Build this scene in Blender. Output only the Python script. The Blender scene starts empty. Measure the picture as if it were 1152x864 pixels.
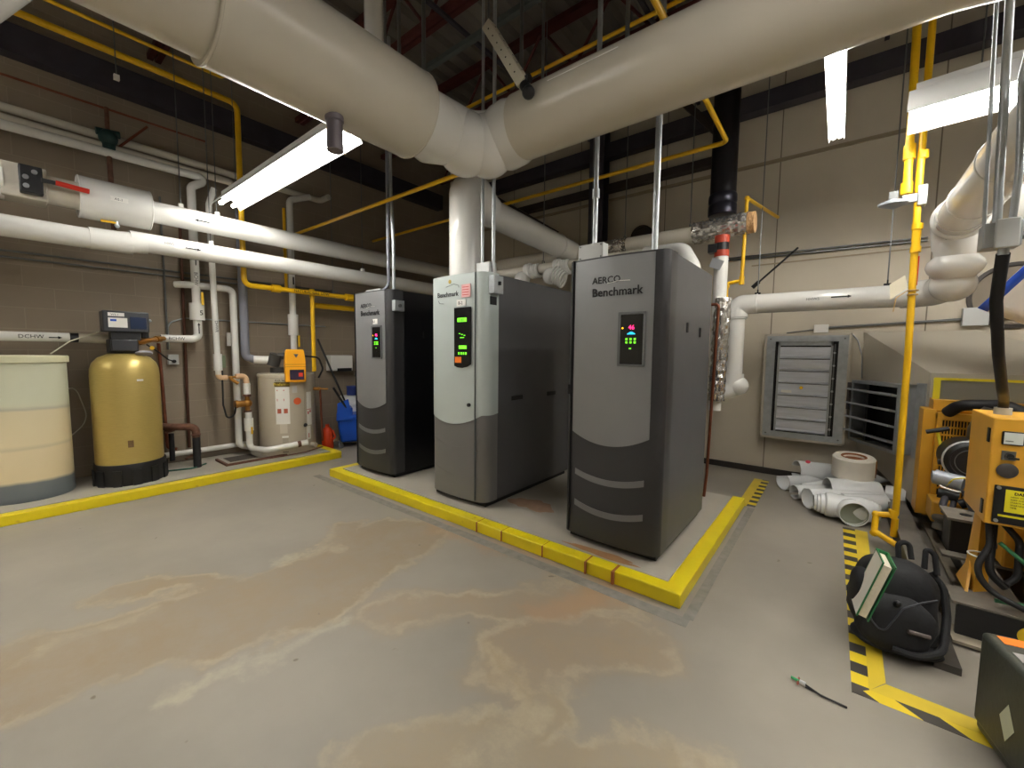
import bpy, math, random
from mathutils import Vector, Matrix
random.seed(7)
PI = math.pi
D2R = math.radians
SC = bpy.context.scene
COL = SC.collection

# ------------------------------------------------------------------ camera
def cam_axes(yaw, pitch, roll):
    f = Vector((-math.sin(yaw)*math.cos(pitch), math.cos(yaw)*math.cos(pitch), math.sin(pitch)))
    r = Vector((math.cos(yaw), math.sin(yaw), 0)); u = r.cross(f)
    return r*math.cos(roll)+u*math.sin(roll), u*math.cos(roll)-r*math.sin(roll), f
cd = bpy.data.cameras.new('camera'); cam = bpy.data.objects.new('camera', cd); COL.objects.link(cam)
r_, u_, f_ = cam_axes(6.71302889e-01, -7.79780381e-02, 9.86508058e-03)
M = Matrix((( r_.x, u_.x, -f_.x, 0), (r_.y, u_.y, -f_.y, 0), (r_.z, u_.z, -f_.z, 1.46), (0, 0, 0, 1)))
cam.matrix_world = M
cd.sensor_fit = 'HORIZONTAL'; cd.sensor_width = 36.0; cd.lens = 461.59*36/1152
cd.clip_start = 0.02; cd.clip_end = 60
SC.camera = cam

# ------------------------------------------------------------------ exposure and world
SC.view_settings.view_transform = 'Standard'; SC.view_settings.look = 'None'
SC.view_settings.gamma = 1.0; SC.view_settings.use_curve_mapping = False
SC.view_settings.exposure = 0.78
LAMP = 34.0            # emission of the fluorescent tubes
w = bpy.data.worlds.new('world'); SC.world = w; w.use_nodes = True
w.node_tree.nodes['Background'].inputs[0].default_value = (0.9, 0.93, 1.0, 1)
w.node_tree.nodes['Background'].inputs[1].default_value = 0.02

# ------------------------------------------------------------------ materials
MATS = {}
def srgb(c):
    return tuple(((x/12.92) if x <= .04045 else ((x+.055)/1.055)**2.4) for x in [v/255 for v in c])
def mat(name, rgb, rough=.5, metal=0, noise=.06, nscale=6, bump=0, bscale=60, emit=0, coat=0, spec=None, trans=0, alpha=1, stretch=None):
    if name in MATS: return MATS[name]
    m = bpy.data.materials.new(name); m.use_nodes = True; nt = m.node_tree; N = nt.nodes; L = nt.links
    b = N['Principled BSDF']; c = srgb(rgb)
    b.inputs['Base Color'].default_value = (*c, 1); b.inputs['Roughness'].default_value = rough
    b.inputs['Metallic'].default_value = metal
    if spec is not None: b.inputs['Specular IOR Level'].default_value = spec
    if coat: b.inputs['Coat Weight'].default_value = coat; b.inputs['Coat Roughness'].default_value = .08
    if trans: b.inputs['Transmission Weight'].default_value = trans
    if alpha < 1: b.inputs['Alpha'].default_value = alpha
    if emit:
        b.inputs['Emission Color'].default_value = (*c, 1); b.inputs['Emission Strength'].default_value = emit
    tc = N.new('ShaderNodeTexCoord'); src = tc.outputs['Object']
    if stretch:
        mp = N.new('ShaderNodeMapping'); mp.inputs['Scale'].default_value = stretch; L.new(src, mp.inputs[0]); src = mp.outputs[0]
    if noise:
        nz = N.new('ShaderNodeTexNoise'); nz.inputs['Scale'].default_value = nscale; nz.inputs['Detail'].default_value = 5
        L.new(src, nz.inputs['Vector'])
        mx = N.new('ShaderNodeMix'); mx.data_type = 'RGBA'
        mx.inputs[6].default_value = (*[v*(1-noise*2) for v in c], 1); mx.inputs[7].default_value = (*[min(1, v*(1+noise*2)) for v in c], 1)
        L.new(nz.outputs[0], mx.inputs[0]); L.new(mx.outputs[2], b.inputs['Base Color'])
    if bump:
        n2 = N.new('ShaderNodeTexNoise'); n2.inputs['Scale'].default_value = bscale; n2.inputs['Detail'].default_value = 4
        L.new(src, n2.inputs['Vector'])
        bp = N.new('ShaderNodeBump'); bp.inputs['Strength'].default_value = bump; bp.inputs['Distance'].default_value = .01
        L.new(n2.outputs[0], bp.inputs['Height']); L.new(bp.outputs[0], b.inputs['Normal'])
    MATS[name] = m
    return m
JACKET = mat('white_pvc_jacket', (226, 225, 220), .17, noise=.03, nscale=3, bump=.05, bscale=5)
JACKET2 = mat('aged_cream_jacket', (206, 200, 186), .24, noise=.05, nscale=2.5, bump=.12, bscale=4)
YPIPE = mat('yellow_pipe_paint', (226, 178, 20), .38, noise=.06)
YKERB = None
GALV = mat('galvanised_steel', (176, 181, 184), .38, .6, noise=.12, nscale=18)
STEEL = mat('dull_steel', (120, 122, 122), .4, .8, noise=.1)
BLACKM = mat('black_plastic', (20, 20, 22), .45, noise=.1)
RUBBER = mat('black_rubber', (16, 16, 18), .6, noise=.1)
CHAR = mat('charcoal_panel', (56, 56, 58), .34, .15, noise=.03)
CHAR2 = mat('charcoal_side_panel', (84, 84, 86), .42, .15, noise=.04)
SIDE_SHADE = mat('shaded_side_panel', (14, 14, 18), .35, .2, noise=.04)  # unlit look of the rearmost boiler's side, put into its colour
SILV = mat('silver_grey_panel', (136, 137, 139), .33, .35, noise=.02)
LGREY = mat('pale_grey_green_panel', (190, 200, 198), .38, .15, noise=.02)
MGREY = mat('mid_grey_panel', (120, 119, 118), .42, .2, noise=.02)
DARK = mat('dark_recess', (10, 10, 11), .6, noise=0)
COPPER = mat('tarnished_copper', (128, 74, 52), .42, .7, noise=.2, nscale=12)
BRASS = mat('brass', (178, 128, 62), .35, .85, noise=.12, nscale=20)
RUST = mat('rusty_iron', (104, 70, 54), .8, .1, noise=.35, nscale=25)
IRON = mat('black_cast_iron', (34, 34, 36), .6, .3, noise=.2)
WHITE = mat('white_paint', (232, 230, 224), .4, noise=.02)
LABELW = mat('white_label', (236, 234, 228), .6, noise=0)
INK = mat('black_ink', (22, 22, 24), .7, noise=0)
REDM = mat('red_plastic', (206, 44, 24), .45, noise=.05)
BLUEM = mat('blue_plastic', (20, 82, 190), .4, noise=.06)
ORANGE = mat('orange_label', (240, 120, 20), .55, noise=0)
BEIGE = mat('beige_sheet_metal', (188, 180, 164), .5, noise=.04, nscale=2)
GEN = mat('generator_yellow', (216, 160, 48), .42, noise=.08, nscale=5)
GREYP = mat('grey_pvc', (128, 130, 140), .45, noise=.05)
DSTEEL = mat('dark_structural_steel', (58, 54, 62), .6, .2, noise=.2)
REDST = mat('red_oxide_steel', (74, 24, 20), .65, noise=.2)
BSTEEL = mat('brown_structural_steel', (52, 42, 38), .65, .1, noise=.2)
LAMPM = mat('fluorescent_tube', (255, 252, 246), .5, noise=0, emit=LAMP)
REFL = mat('white_enamel_reflector', (225, 225, 222), .35, noise=0)
PVCP = mat('peach_cpvc', (216, 178, 140), .5, noise=.1)

# ------------------------------------------------------------------ mesh tools
class MB:
    def __init__(s): s.v = []; s.f = []
    def add(s, vs, fs):
        o = len(s.v); s.v += [tuple(x) for x in vs]; s.f += [tuple(i+o for i in f) for f in fs]; return s
    def box(s, a, b, mtx=None):
        x0, y0, z0 = a; x1, y1, z1 = b
        vs = [Vector(p) for p in ((x0,y0,z0),(x1,y0,z0),(x1,y1,z0),(x0,y1,z0),(x0,y0,z1),(x1,y0,z1),(x1,y1,z1),(x0,y1,z1))]
        if mtx: vs = [mtx @ p for p in vs]
        return s.add(vs, [(0,3,2,1),(4,5,6,7),(0,1,5,4),(1,2,6,5),(2,3,7,6),(3,0,4,7)])
    def hull8(s, vs):       # bottom four then top four, both counterclockwise from above
        return s.add([Vector(p) for p in vs], [(0,3,2,1),(4,5,6,7),(0,1,5,4),(1,2,6,5),(2,3,7,6),(3,0,4,7)])
    def prism(s, poly, z0, z1, mtx=None):       # polygon in xy, counterclockwise
        n = len(poly); vs = [Vector((x, y, z0)) for x, y in poly]+[Vector((x, y, z1)) for x, y in poly]
        if mtx: vs = [mtx @ p for p in vs]
        return s.add(vs, [tuple(range(n-1, -1, -1)), tuple(range(n, 2*n))]+[(i, (i+1) % n, n+(i+1) % n, n+i) for i in range(n)])
    def lathe(s, prof, seg=32, mtx=None, closed=True):      # (r, z) from bottom to top
        vs = []; fs = []
        for r, z in prof:
            for k in range(seg):
                a = 2*PI*k/seg; p = Vector((r*math.cos(a), r*math.sin(a), z)); vs.append(mtx @ p if mtx else p)
        n = len(prof)
        for i in range(n-1):
            for k in range(seg):
                k2 = (k+1) % seg; fs.append((i*seg+k, i*seg+k2, (i+1)*seg+k2, (i+1)*seg+k))
        if closed:
            fs.append(tuple(range(seg-1, -1, -1))); fs.append(tuple((n-1)*seg+k for k in range(seg)))
        return s.add(vs, fs)
    def cyl(s, p, q, r, seg=20, r2=None):
        p = Vector(p); q = Vector(q); d = q-p; m = Matrix.Translation(p) @ d.to_track_quat('Z', 'Y').to_matrix().to_4x4()
        return s.lathe([(r, 0), (r if r2 is None else r2, d.length)], seg, m)
    def tube(s, path, r, R=.1, seg=16, arc=6, caps=True, rings=None):
        pts = [Vector(p) for p in path]; out = [pts[0]]
        for i in range(1, len(pts)-1):
            a, b, c = pts[i-1], pts[i], pts[i+1]; d1 = (a-b); d2 = (c-b); l1 = d1.length; l2 = d2.length
            d1.normalize(); d2.normalize(); ang = d1.angle(d2)
            if ang > PI-.02 or R <= 0: out.append(b); continue
            t = min(R/math.tan(ang/2), l1*.49, l2*.49); rr = t*math.tan(ang/2)
            bis = (d1+d2).normalized(); cen = b+bis*(rr/math.sin(ang/2))
            s0 = b+d1*t-cen; s1 = b+d2*t-cen; tot = s0.angle(s1); ax = s0.cross(s1).normalized()
            for k in range(arc+1):
                out.append(cen+Matrix.Rotation(tot*k/arc, 3, ax) @ s0)
        out.append(pts[-1])
        pl = [out[0]]
        for p in out[1:]:
            if (p-pl[-1]).length > 1e-5: pl.append(p)
        n = len(pl); t0 = (pl[1]-pl[0]).normalized()
        up = Vector((0, 0, 1)) if abs(t0.z) < .9 else Vector((1, 0, 0))
        nrm = (up-t0*up.dot(t0)).normalized(); vs = []; fs = []; pt = t0
        for i, p in enumerate(pl):
            if i == 0: t = t0
            elif i == n-1: t = (pl[-1]-pl[-2]).normalized()
            else: t = ((pl[i+1]-p).normalized()+(p-pl[i-1]).normalized()).normalized()
            q = pt.rotation_difference(t); nrm = q @ nrm; nrm = (nrm-t*nrm.dot(t)).normalized(); pt = t; bn = t.cross(nrm)
            rr = r(i/(n-1)) if callable(r) else r
            for k in range(seg):
                a = 2*PI*k/seg; vs.append(p+(nrm*math.cos(a)+bn*math.sin(a))*rr)
        for i in range(n-1):
            for k in range(seg):
                k2 = (k+1) % seg; fs.append((i*seg+k, i*seg+k2, (i+1)*seg+k2, (i+1)*seg+k))
        if caps:
            fs.append(tuple(range(seg-1, -1, -1))); fs.append(tuple((n-1)*seg+k for k in range(seg)))
        return s.add(vs, fs)
    def sphere(s, c, r, seg=20, ring=12, sc=(1, 1, 1)):
        c = Vector(c); m = Matrix.Translation(c) @ Matrix.Diagonal((*sc, 1))
        return s.lathe([(max(r*math.sin(PI*i/ring), 1e-4), -r*math.cos(PI*i/ring)) for i in range(ring+1)], seg, m)
    def torus(s, c, ax, R, r, seg=36, seg2=8):
        c = Vector(c); m = Vector(ax).to_track_quat('Z', 'Y').to_matrix(); vs = []; fs = []
        for i in range(seg):
            a = 2*PI*i/seg
            for j in range(seg2):
                b = 2*PI*j/seg2
                vs.append(c+m @ Vector(((R+r*math.cos(b))*math.cos(a), (R+r*math.cos(b))*math.sin(a), r*math.sin(b))))
        for i in range(seg):
            for j in range(seg2):
                fs.append((i*seg2+j, ((i+1) % seg)*seg2+j, ((i+1) % seg)*seg2+(j+1) % seg2, i*seg2+(j+1) % seg2))
        return s.add(vs, fs)
def obj(name, mb, m, parent=None, bevel=0, ang=35):
    me = bpy.data.meshes.new(name); me.from_pydata([tuple(v) for v in mb.v], [], mb.f); me.update()
    o = bpy.data.objects.new(name, me); COL.objects.link(o)
    me.polygons.foreach_set('use_smooth', [True]*len(me.polygons)); me.set_sharp_from_angle(angle=D2R(ang))
    if m: me.materials.append(m)
    if parent:
        o.parent = parent
        if parent.type == 'EMPTY' or True:
            o.matrix_parent_inverse = world_of(parent).inverted()
    if bevel:
        b = o.modifiers.new('bevel', 'BEVEL'); b.width = bevel; b.segments = 2; b.limit_method = 'ANGLE'; b.angle_limit = D2R(40)
    return o
def world_of(o):
    m = o.matrix_basis.copy()
    if o.parent: m = world_of(o.parent) @ o.matrix_parent_inverse @ m
    return m
def thing(name, label, cat, loc=(0, 0, 0), group=None, kind=None):
    o = bpy.data.objects.new(name, None); o.empty_display_size = .05; COL.objects.link(o); o.location = loc
    return tag(o, label, cat, group, kind)
def tag(o, label, cat, group=None, kind=None):
    o['label'] = label; o['category'] = cat
    if group: o['group'] = group
    if kind: o['kind'] = kind
    return o
def struct(name, mb, m, label=None, bevel=0):
    o = obj(name, mb, m, None, bevel); o['kind'] = 'structure'
    return o
def text(name, body, size, mtx, m, parent, extrude=.0008, align='LEFT', bold=0, sx=1):
    cu = bpy.data.curves.new(name, 'FONT'); cu.body = body; cu.size = size; cu.extrude = extrude; cu.align_x = align; cu.resolution_u = 2
    cu.offset = bold
    t = bpy.data.objects.new(name, cu); COL.objects.link(t)
    dg = bpy.context.evaluated_depsgraph_get(); dg.update()
    me = bpy.data.meshes.new_from_object(t.evaluated_get(dg)); bpy.data.objects.remove(t); bpy.data.curves.remove(cu)
    me.name = name; me.transform(mtx @ Matrix.Diagonal((sx, 1, 1, 1))); me.materials.clear(); me.materials.append(m)
    o = bpy.data.objects.new(name, me); COL.objects.link(o)
    if parent:
        o.parent = parent; o.matrix_parent_inverse = world_of(parent).inverted()
    return o
def front(x, y, z):     # text frame read from -Y
    return Matrix.Translation((x, y, z)) @ Matrix.Rotation(PI/2, 4, 'X')
def side(x, y, z, roll=0):      # text frame read from +X
    return Matrix.Translation((x, y, z)) @ Matrix.Rotation(PI/2, 4, 'Z') @ Matrix.Rotation(PI/2, 4, 'X') @ Matrix.Rotation(roll, 4, 'Z')
def rot(ax, deg, piv):
    piv = Vector(piv); return Matrix.Translation(piv) @ Matrix.Rotation(D2R(deg), 4, ax) @ Matrix.Translation(-piv)

# ------------------------------------------------------------------ the room
LX, RX, BY, FY, CZ = -6.25, 4.6, 5.83, -4.2, 5.4
def floor_material():
    m = bpy.data.materials.new('sealed_concrete_floor'); m.use_nodes = True; nt = m.node_tree; N = nt.nodes; L = nt.links
    b = N['Principled BSDF']
    tc = N.new('ShaderNodeTexCoord'); P = tc.outputs['Object']
    def noise(scale, detail=6, rough=.6, vec=None):
        n = N.new('ShaderNodeTexNoise'); n.inputs['Scale'].default_value = scale; n.inputs['Detail'].default_value = detail
        n.inputs['Roughness'].default_value = rough; L.new(vec or P, n.inputs['Vector']); return n
    def mth(op, a, b_=None, c=None):
        n = N.new('ShaderNodeMath'); n.operation = op
        for i, v in enumerate((a, b_, c)):
            if v is None: continue
            if isinstance(v, (int, float)): n.inputs[i].default_value = v
            else: L.new(v, n.inputs[i])
        return n.outputs[0]
    def vm(op, a, b_):
        n = N.new('ShaderNodeVectorMath'); n.operation = op
        for i, v in enumerate((a, b_)):
            if isinstance(v, tuple): n.inputs[i].default_value = v
            else: L.new(v, n.inputs[i])
        return n
    def ramp(v, lo, hi):
        n = N.new('ShaderNodeMapRange'); n.interpolation_type = 'SMOOTHSTEP'; L.new(v, n.inputs[0])
        n.inputs[1].default_value = lo; n.inputs[2].default_value = hi; n.inputs[3].default_value = 0; n.inputs[4].default_value = 1
        return n.outputs[0]
    # distorted coordinates
    nz = noise(2.2, 7, .62); d = vm('SUBTRACT', nz.outputs['Color'], (.5, .5, .5)); sc = N.new('ShaderNodeVectorMath'); sc.operation = 'SCALE'
    L.new(d.outputs[0], sc.inputs[0]); sc.inputs['Scale'].default_value = .62
    Q = vm('ADD', P, sc.outputs[0]).outputs[0]
    def seg(a, c, r):       # signed distance to a capsule
        ax = (c[0]-a[0], c[1]-a[1], 0); l2 = ax[0]**2+ax[1]**2+1e-6
        pa = vm('SUBTRACT', Q, (a[0], a[1], 0)).outputs[0]
        h = N.new('ShaderNodeVectorMath'); h.operation = 'DOT_PRODUCT'; L.new(pa, h.inputs[0]); h.inputs[1].default_value = ax
        t = N.new('ShaderNodeClamp'); L.new(mth('DIVIDE', h.outputs['Value'], l2), t.inputs[0])
        s = N.new('ShaderNodeVectorMath'); s.operation = 'SCALE'; s.inputs[0].default_value = ax; L.new(t.outputs[0], s.inputs['Scale'])
        ln = N.new('ShaderNodeVectorMath'); ln.operation = 'LENGTH'
        fl = vm('MULTIPLY', vm('SUBTRACT', pa, s.outputs[0]).outputs[0], (1, 1, 0)).outputs[0]; L.new(fl, ln.inputs[0])
        return mth('SUBTRACT', ln.outputs['Value'], r)
    def union(segs):
        cur = None
        for s in segs:
            v = seg(*s); cur = v if cur is None else mth('MINIMUM', cur, v)
        return cur
    col = N.new('ShaderNodeMix'); col.data_type = 'RGBA'
    n1 = noise(.9, 5, .55)
    L.new(ramp(n1.outputs[0], .3, .7), col.inputs[0])
    col.inputs[6].default_value = (*srgb((132, 126, 116)), 1); col.inputs[7].default_value = (*srgb((148, 141, 129)), 1)
    cur = col.outputs[2]
    def layer(mask, rgb, k):
        nonlocal cur
        x = N.new('ShaderNodeMix'); x.data_type = 'RGBA'; L.new(mth('MULTIPLY', mask, k), x.inputs[0]); L.new(cur, x.inputs[6])
        x.inputs[7].default_value = (*srgb(rgb), 1); cur = x.outputs[2]
    big = union([((-2.9, -.3), (-2.5, 1.0), .30), ((-2.5, .8), (-2.62, 1.85), .36), ((-2.2, 1.05), (-2.3, 1.5), .12), ((-2.7, 1.5), (-3.1, 1.75), .12), ((-3.3, .4), (-2.7, 0.9), .1)])
    mid = union([((-1.9, 1.3), (-1.4, 1.85), .12), ((-1.4, 1.8), (-1.0, 2.25), .16), ((-1.2, 1.5), (-.75, 1.95), .18)])
    low = union([((-1.15, .75), (-.9, 1.15), .16), ((-.9, 1.1), (-.85, 1.4), .13), ((-.95, 1.45), (-1.25, 1.42), .03), ((-.7, 1.0), (-.3, 1.35), .22)])
    n2 = ramp(noise(4, 9, .75).outputs[0], .3, .7)
    for D, rgb, k, e in ((big, (142, 124, 98), .78, .16), (mid, (152, 130, 100), .55, .2), (low, (158, 140, 108), .55, .15)):
        inside = mth('SUBTRACT', 1.0, ramp(D, -.03, e-.08))
        layer(mth('MULTIPLY', inside, mth('MULTIPLY_ADD', n2, .6, .5)), rgb, k)
        rim = mth('MULTIPLY', ramp(D, -.05, 0.0), mth('SUBTRACT', 1.0, ramp(D, 0.0, .05)))
        layer(mth('MULTIPLY', rim, n2), (180, 168, 144), .5)
    org = union([((-1.25, 1.85), (-1.0, 2.3), .05), ((-2.55, 2.2), (-1.5, 2.27), .02)])
    layer(mth('SUBTRACT', 1.0, ramp(org, -.02, .12)), (170, 130, 92), .4)
    chalk = union([((-.93, 1.02), (-.9, 1.36), .035), ((-2.95, .05), (-2.9, .35), .03), ((-2.1, .4), (-2.0, 1.1), .015), ((-2.95, 1.1), (-2.85, 1.5), .03)])
    layer(mth('MULTIPLY', mth('SUBTRACT', 1.0, ramp(chalk, -.01, .07)), n2), (186, 176, 150), .5)
    spots = noise(9, 2, .5); layer(ramp(spots.outputs[0], .735, .78), (96, 84, 66), .7)
    ch = union([((-2.07, .99), (-2.08, 1.06), -.02), ((-2.02, 1.1), (-1.97, 1.14), -.035)])
    layer(mth('SUBTRACT', 1.0, ramp(ch, -.005, .01)), (74, 62, 48), .9)
    L.new(cur, b.inputs['Base Color'])
    rr = N.new('ShaderNodeMapRange'); L.new(n1.outputs[0], rr.inputs[0]); rr.inputs[3].default_value = .42; rr.inputs[4].default_value = .6
    L.new(rr.outputs[0], b.inputs['Roughness'])
    bp = N.new('ShaderNodeBump'); bp.inputs['Strength'].default_value = .12; bp.inputs['Distance'].default_value = .01
    L.new(noise(14, 6, .6).outputs[0], bp.inputs['Height']); L.new(bp.outputs[0], b.inputs['Normal'])
    return m
def block_material(name, rgb, bw, bh, mortar, mort_rgb, axis):
    m = bpy.data.materials.new(name); m.use_nodes = True; nt = m.node_tree; N = nt.nodes; L = nt.links
    b = N['Principled BSDF']; b.inputs['Roughness'].default_value = .62
    tc = N.new('ShaderNodeTexCoord'); sep = N.new('ShaderNodeSeparateXYZ'); L.new(tc.outputs['Object'], sep.inputs[0])
    cmb = N.new('ShaderNodeCombineXYZ'); L.new(sep.outputs[axis], cmb.inputs[0]); L.new(sep.outputs[2], cmb.inputs[1])
    br = N.new('ShaderNodeTexBrick'); L.new(cmb.outputs[0], br.inputs['Vector'])
    br.inputs['Scale'].default_value = 1; br.inputs['Brick Width'].default_value = bw; br.inputs['Row Height'].default_value = bh
    br.inputs['Mortar Size'].default_value = mortar; br.inputs['Mortar Smooth'].default_value = .6; br.inputs['Bias'].default_value = 0
    c = srgb(rgb); br.inputs['Color1'].default_value = (*c, 1); br.inputs['Color2'].default_value = (*[v*.93 for v in c], 1)
    br.inputs['Mortar'].default_value = (*srgb(mort_rgb), 1)
    nz = N.new('ShaderNodeTexNoise'); nz.inputs['Scale'].default_value = 1.6; nz.inputs['Detail'].default_value = 6; L.new(tc.outputs['Object'], nz.inputs['Vector'])
    mr = N.new('ShaderNodeMapRange'); L.new(nz.outputs[0], mr.inputs[0]); mr.inputs[3].default_value = .86; mr.inputs[4].default_value = 1.12
    mx = N.new('ShaderNodeMix'); mx.data_type = 'RGBA'; mx.blend_type = 'MULTIPLY'; mx.inputs[0].default_value = 1
    L.new(br.outputs['Color'], mx.inputs[6]); L.new(mr.outputs[0], mx.inputs[7]); L.new(mx.outputs[2], b.inputs['Base Color'])
    bp = N.new('ShaderNodeBump'); bp.inputs['Strength'].default_value = .12; bp.inputs['Distance'].default_value = .006; bp.invert = True
    L.new(br.outputs['Fac'], bp.inputs['Height']); L.new(bp.outputs[0], b.inputs['Normal'])
    return m
FLOORM = floor_material()
WALL_L = block_material('painted_block_wall', (141, 127, 109), .41, .205, .005, (150, 137, 119), 1)
WALL_B = block_material('painted_precast_panel_wall', (194, 184, 165), 1.32, 7.0, .008, (118, 108, 94), 0)
struct('floor', MB().box((LX-.2, FY-.2, -.2), (RX+.2, BY+.2, 0)), FLOORM)
struct('wall_left', MB().box((LX-.2, FY-.2, 0), (LX, BY+.2, CZ)), WALL_L)
struct('wall_back', MB().box((LX, BY, 0), (RX, BY+.2, CZ)), WALL_B)
struct('wall_right', MB().box((RX, FY-.2, 0), (RX+.2, BY+.2, CZ)), WALL_L)
struct('wall_front', MB().box((LX, FY-.2, 0), (RX, FY, CZ)), WALL_B)
# corrugated roof deck
mb = MB(); poly = []; x = LX-.2; pts = []
while x < RX+.2:
    pts += [(x, CZ), (x+.09, CZ), (x+.13, CZ-.07), (x+.22, CZ-.07)]; x += .26
vs = [(px, FY-.2, pz) for px, pz in pts]+[(px, BY+.2, pz) for px, pz in pts]; n = len(pts)
vs += [(pts[0][0], FY-.2, CZ+.1), (pts[-1][0], FY-.2, CZ+.1), (pts[0][0], BY+.2, CZ+.1), (pts[-1][0], BY+.2, CZ+.1)]
mb.add(vs, [(i, i+1, n+i+1, n+i) for i in range(n-1)]+[(2*n, 2*n+2, 2*n+3, 2*n+1)])
struct('ceiling', mb, mat('roof_deck_paint', (112, 106, 100), .6, .1, noise=.12, nscale=2))
struct('baseboard_back', MB().box((-5, BY-.012, 0), (RX, BY, .075)), mat('dark_baseboard', (48, 42, 38), .6))
struct('baseboard_left', MB().box((LX, FY, 0), (LX+.012, -1, .075)), MATS['dark_baseboard'])
struct('trim_1', MB().box((LX, BY-.03, 3.70), (RX, BY, 3.735)), mat('beige_wall_ledge', (150, 136, 112), .6))
struct('trim_2', MB().box((-.9, BY-.006, 2.53), (RX, BY, 2.545)), MATS['beige_wall_ledge'])

# painted equipment pads
def yellow_material(name):
    m = mat(name, (222, 200, 16), .4, noise=.07, nscale=4, bump=.25, bscale=30)
    nt = m.node_tree; N = nt.nodes; L = nt.links; b = N['Principled BSDF']; old = b.inputs['Base Color'].links[0].from_socket
    tc = N.new('ShaderNodeTexCoord'); nz = N.new('ShaderNodeTexNoise'); nz.inputs['Scale'].default_value = 11; nz.inputs['Detail'].default_value = 8
    L.new(tc.outputs['Object'], nz.inputs['Vector']); mr = N.new('ShaderNodeMapRange'); L.new(nz.outputs[0], mr.inputs[0])
    mr.inputs[1].default_value = .66; mr.inputs[2].default_value = .72; mr.inputs[3].default_value = 0; mr.inputs[4].default_value = .6
    mx = N.new('ShaderNodeMix'); mx.data_type = 'RGBA'; L.new(mr.outputs[0], mx.inputs[0]); L.new(old, mx.inputs[6]); mx.inputs[7].default_value = (*srgb((176, 140, 60)), 1)
    L.new(mx.outputs[2], b.inputs['Base Color']); return m
YKERB = yellow_material('yellow_kerb_paint')
PADC = mat('pad_concrete', (164, 158, 146), .55, noise=.08, nscale=2.5, bump=.1, bscale=20)
TAPE = mat('worn_grey_tape_line', (124, 121, 115), .7, noise=.22, nscale=18)
DRUST = mat('rust_stain', (158, 96, 52), .75, noise=.15, nscale=12)
p1 = thing('equipment_pad', 'low concrete pad with yellow painted kerb under the three tall boilers', 'platform', (-2.6, 3.4, 0))
obj('slab', MB().box((-4.46, 2.46, 0), (-.735, 4.36, .085)), PADC, p1)
mb = MB().prism([(-4.56, 2.345), (-.632, 2.36), (-.632, 4.40), (-.735, 4.40), (-.735, 2.46), (-4.46, 2.445), (-4.46, 4.40), (-4.56, 4.40)], 0, .086)
obj('yellow_kerb', mb, YKERB, p1, .006)
for x, wd in ((-1.05, .018), (-1.24, .012), (-1.96, .005), (-2.22, .006), (-1.58, .004)):
    obj('rust_streak', MB().box((x, 2.3435, .004), (x+wd, 2.45, .0864)), DRUST, p1)
def blob(cx, cy, rx, ry, z, h=.0015, seed=1, rotd=0):
    rnd = random.Random(seed); n = 40; ph = [rnd.uniform(0, 6.28) for _ in range(4)]
    poly = []
    for k in range(n):
        a = 2*PI*k/n; rr = 1+.16*math.sin(2*a+ph[0])+.12*math.sin(3*a+ph[1])+.08*math.sin(7*a+ph[2])+.05*math.sin(11*a+ph[3])
        x = rx*rr*math.cos(a); y = ry*rr*math.sin(a); c = math.cos(D2R(rotd)); s = math.sin(D2R(rotd)); poly.append((cx+x*c-y*s, cy+x*s+y*c))
    return MB().prism(poly, z, z+h)
obj('rust_patch', blob(-2.1, 2.95, .2, .13, .0848, .0008, 3), mat('pale_rust_patch', (160, 130, 106), .7, noise=.15, nscale=12), p1)
obj('rust_patch', blob(-1.2, 2.515, .28, .035, .0848, .0008, 5, 2), mat('rust_patch', (160, 118, 80), .7, noise=.15, nscale=12), p1)
p2 = thing('equipment_pad', 'long concrete pad with yellow painted kerb along the block wall under the tanks', 'platform', (-5.8, 0, 0))
obj('slab', MB().box((LX+.02, FY, 0), (-5.37, 2.78, .085)), PADC, p2)
obj('yellow_kerb', MB().prism([(-5.37, FY), (-5.28, FY), (-5.22, 2.86), (-5.26, 2.88), (LX+.02, 2.88), (LX+.02, 2.78), (-5.33, 2.78)], 0, .086), YKERB, p2, .006)
# old worn tape lines on the floor
mb = MB().box((-4.7, 2.22, 0), (-.56, 2.30, .0012)).box((-.60, 2.30, 0), (-.545, 4.40, .0012))
tag(obj('worn_floor_line', mb, TAPE), 'worn grey line on the floor around the boiler pad', 'floor marking')

def tape_material(name, per, slope):
    m = bpy.data.materials.new(name); m.use_nodes = True; nt = m.node_tree; N = nt.nodes; L = nt.links; b = N['Principled BSDF']; b.inputs['Roughness'].default_value = .5
    tc = N.new('ShaderNodeTexCoord'); sep = N.new('ShaderNodeSeparateXYZ'); L.new(tc.outputs['Object'], sep.inputs[0])
    a = N.new('ShaderNodeMath'); a.operation = 'MULTIPLY_ADD'; L.new(sep.outputs[0], a.inputs[0]); a.inputs[1].default_value = slope; L.new(sep.outputs[1], a.inputs[2])
    d = N.new('ShaderNodeMath'); d.operation = 'DIVIDE'; L.new(a.outputs[0], d.inputs[0]); d.inputs[1].default_value = per
    f = N.new('ShaderNodeMath'); f.operation = 'FRACT'; L.new(d.outputs[0], f.inputs[0])
    g = N.new('ShaderNodeMath'); g.operation = 'GREATER_THAN'; L.new(f.outputs[0], g.inputs[0]); g.inputs[1].default_value = .5
    mx = N.new('ShaderNodeMix'); mx.data_type = 'RGBA'; L.new(g.outputs[0], mx.inputs[0])
    mx.inputs[6].default_value = (*srgb((224, 196, 40)), 1); mx.inputs[7].default_value = (*srgb((62, 58, 54)), 1); L.new(mx.outputs[2], b.inputs['Base Color'])
    return m
YTAPE = mat('yellow_floor_tape', (214, 186, 52), .5, noise=.08, nscale=8)
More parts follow.
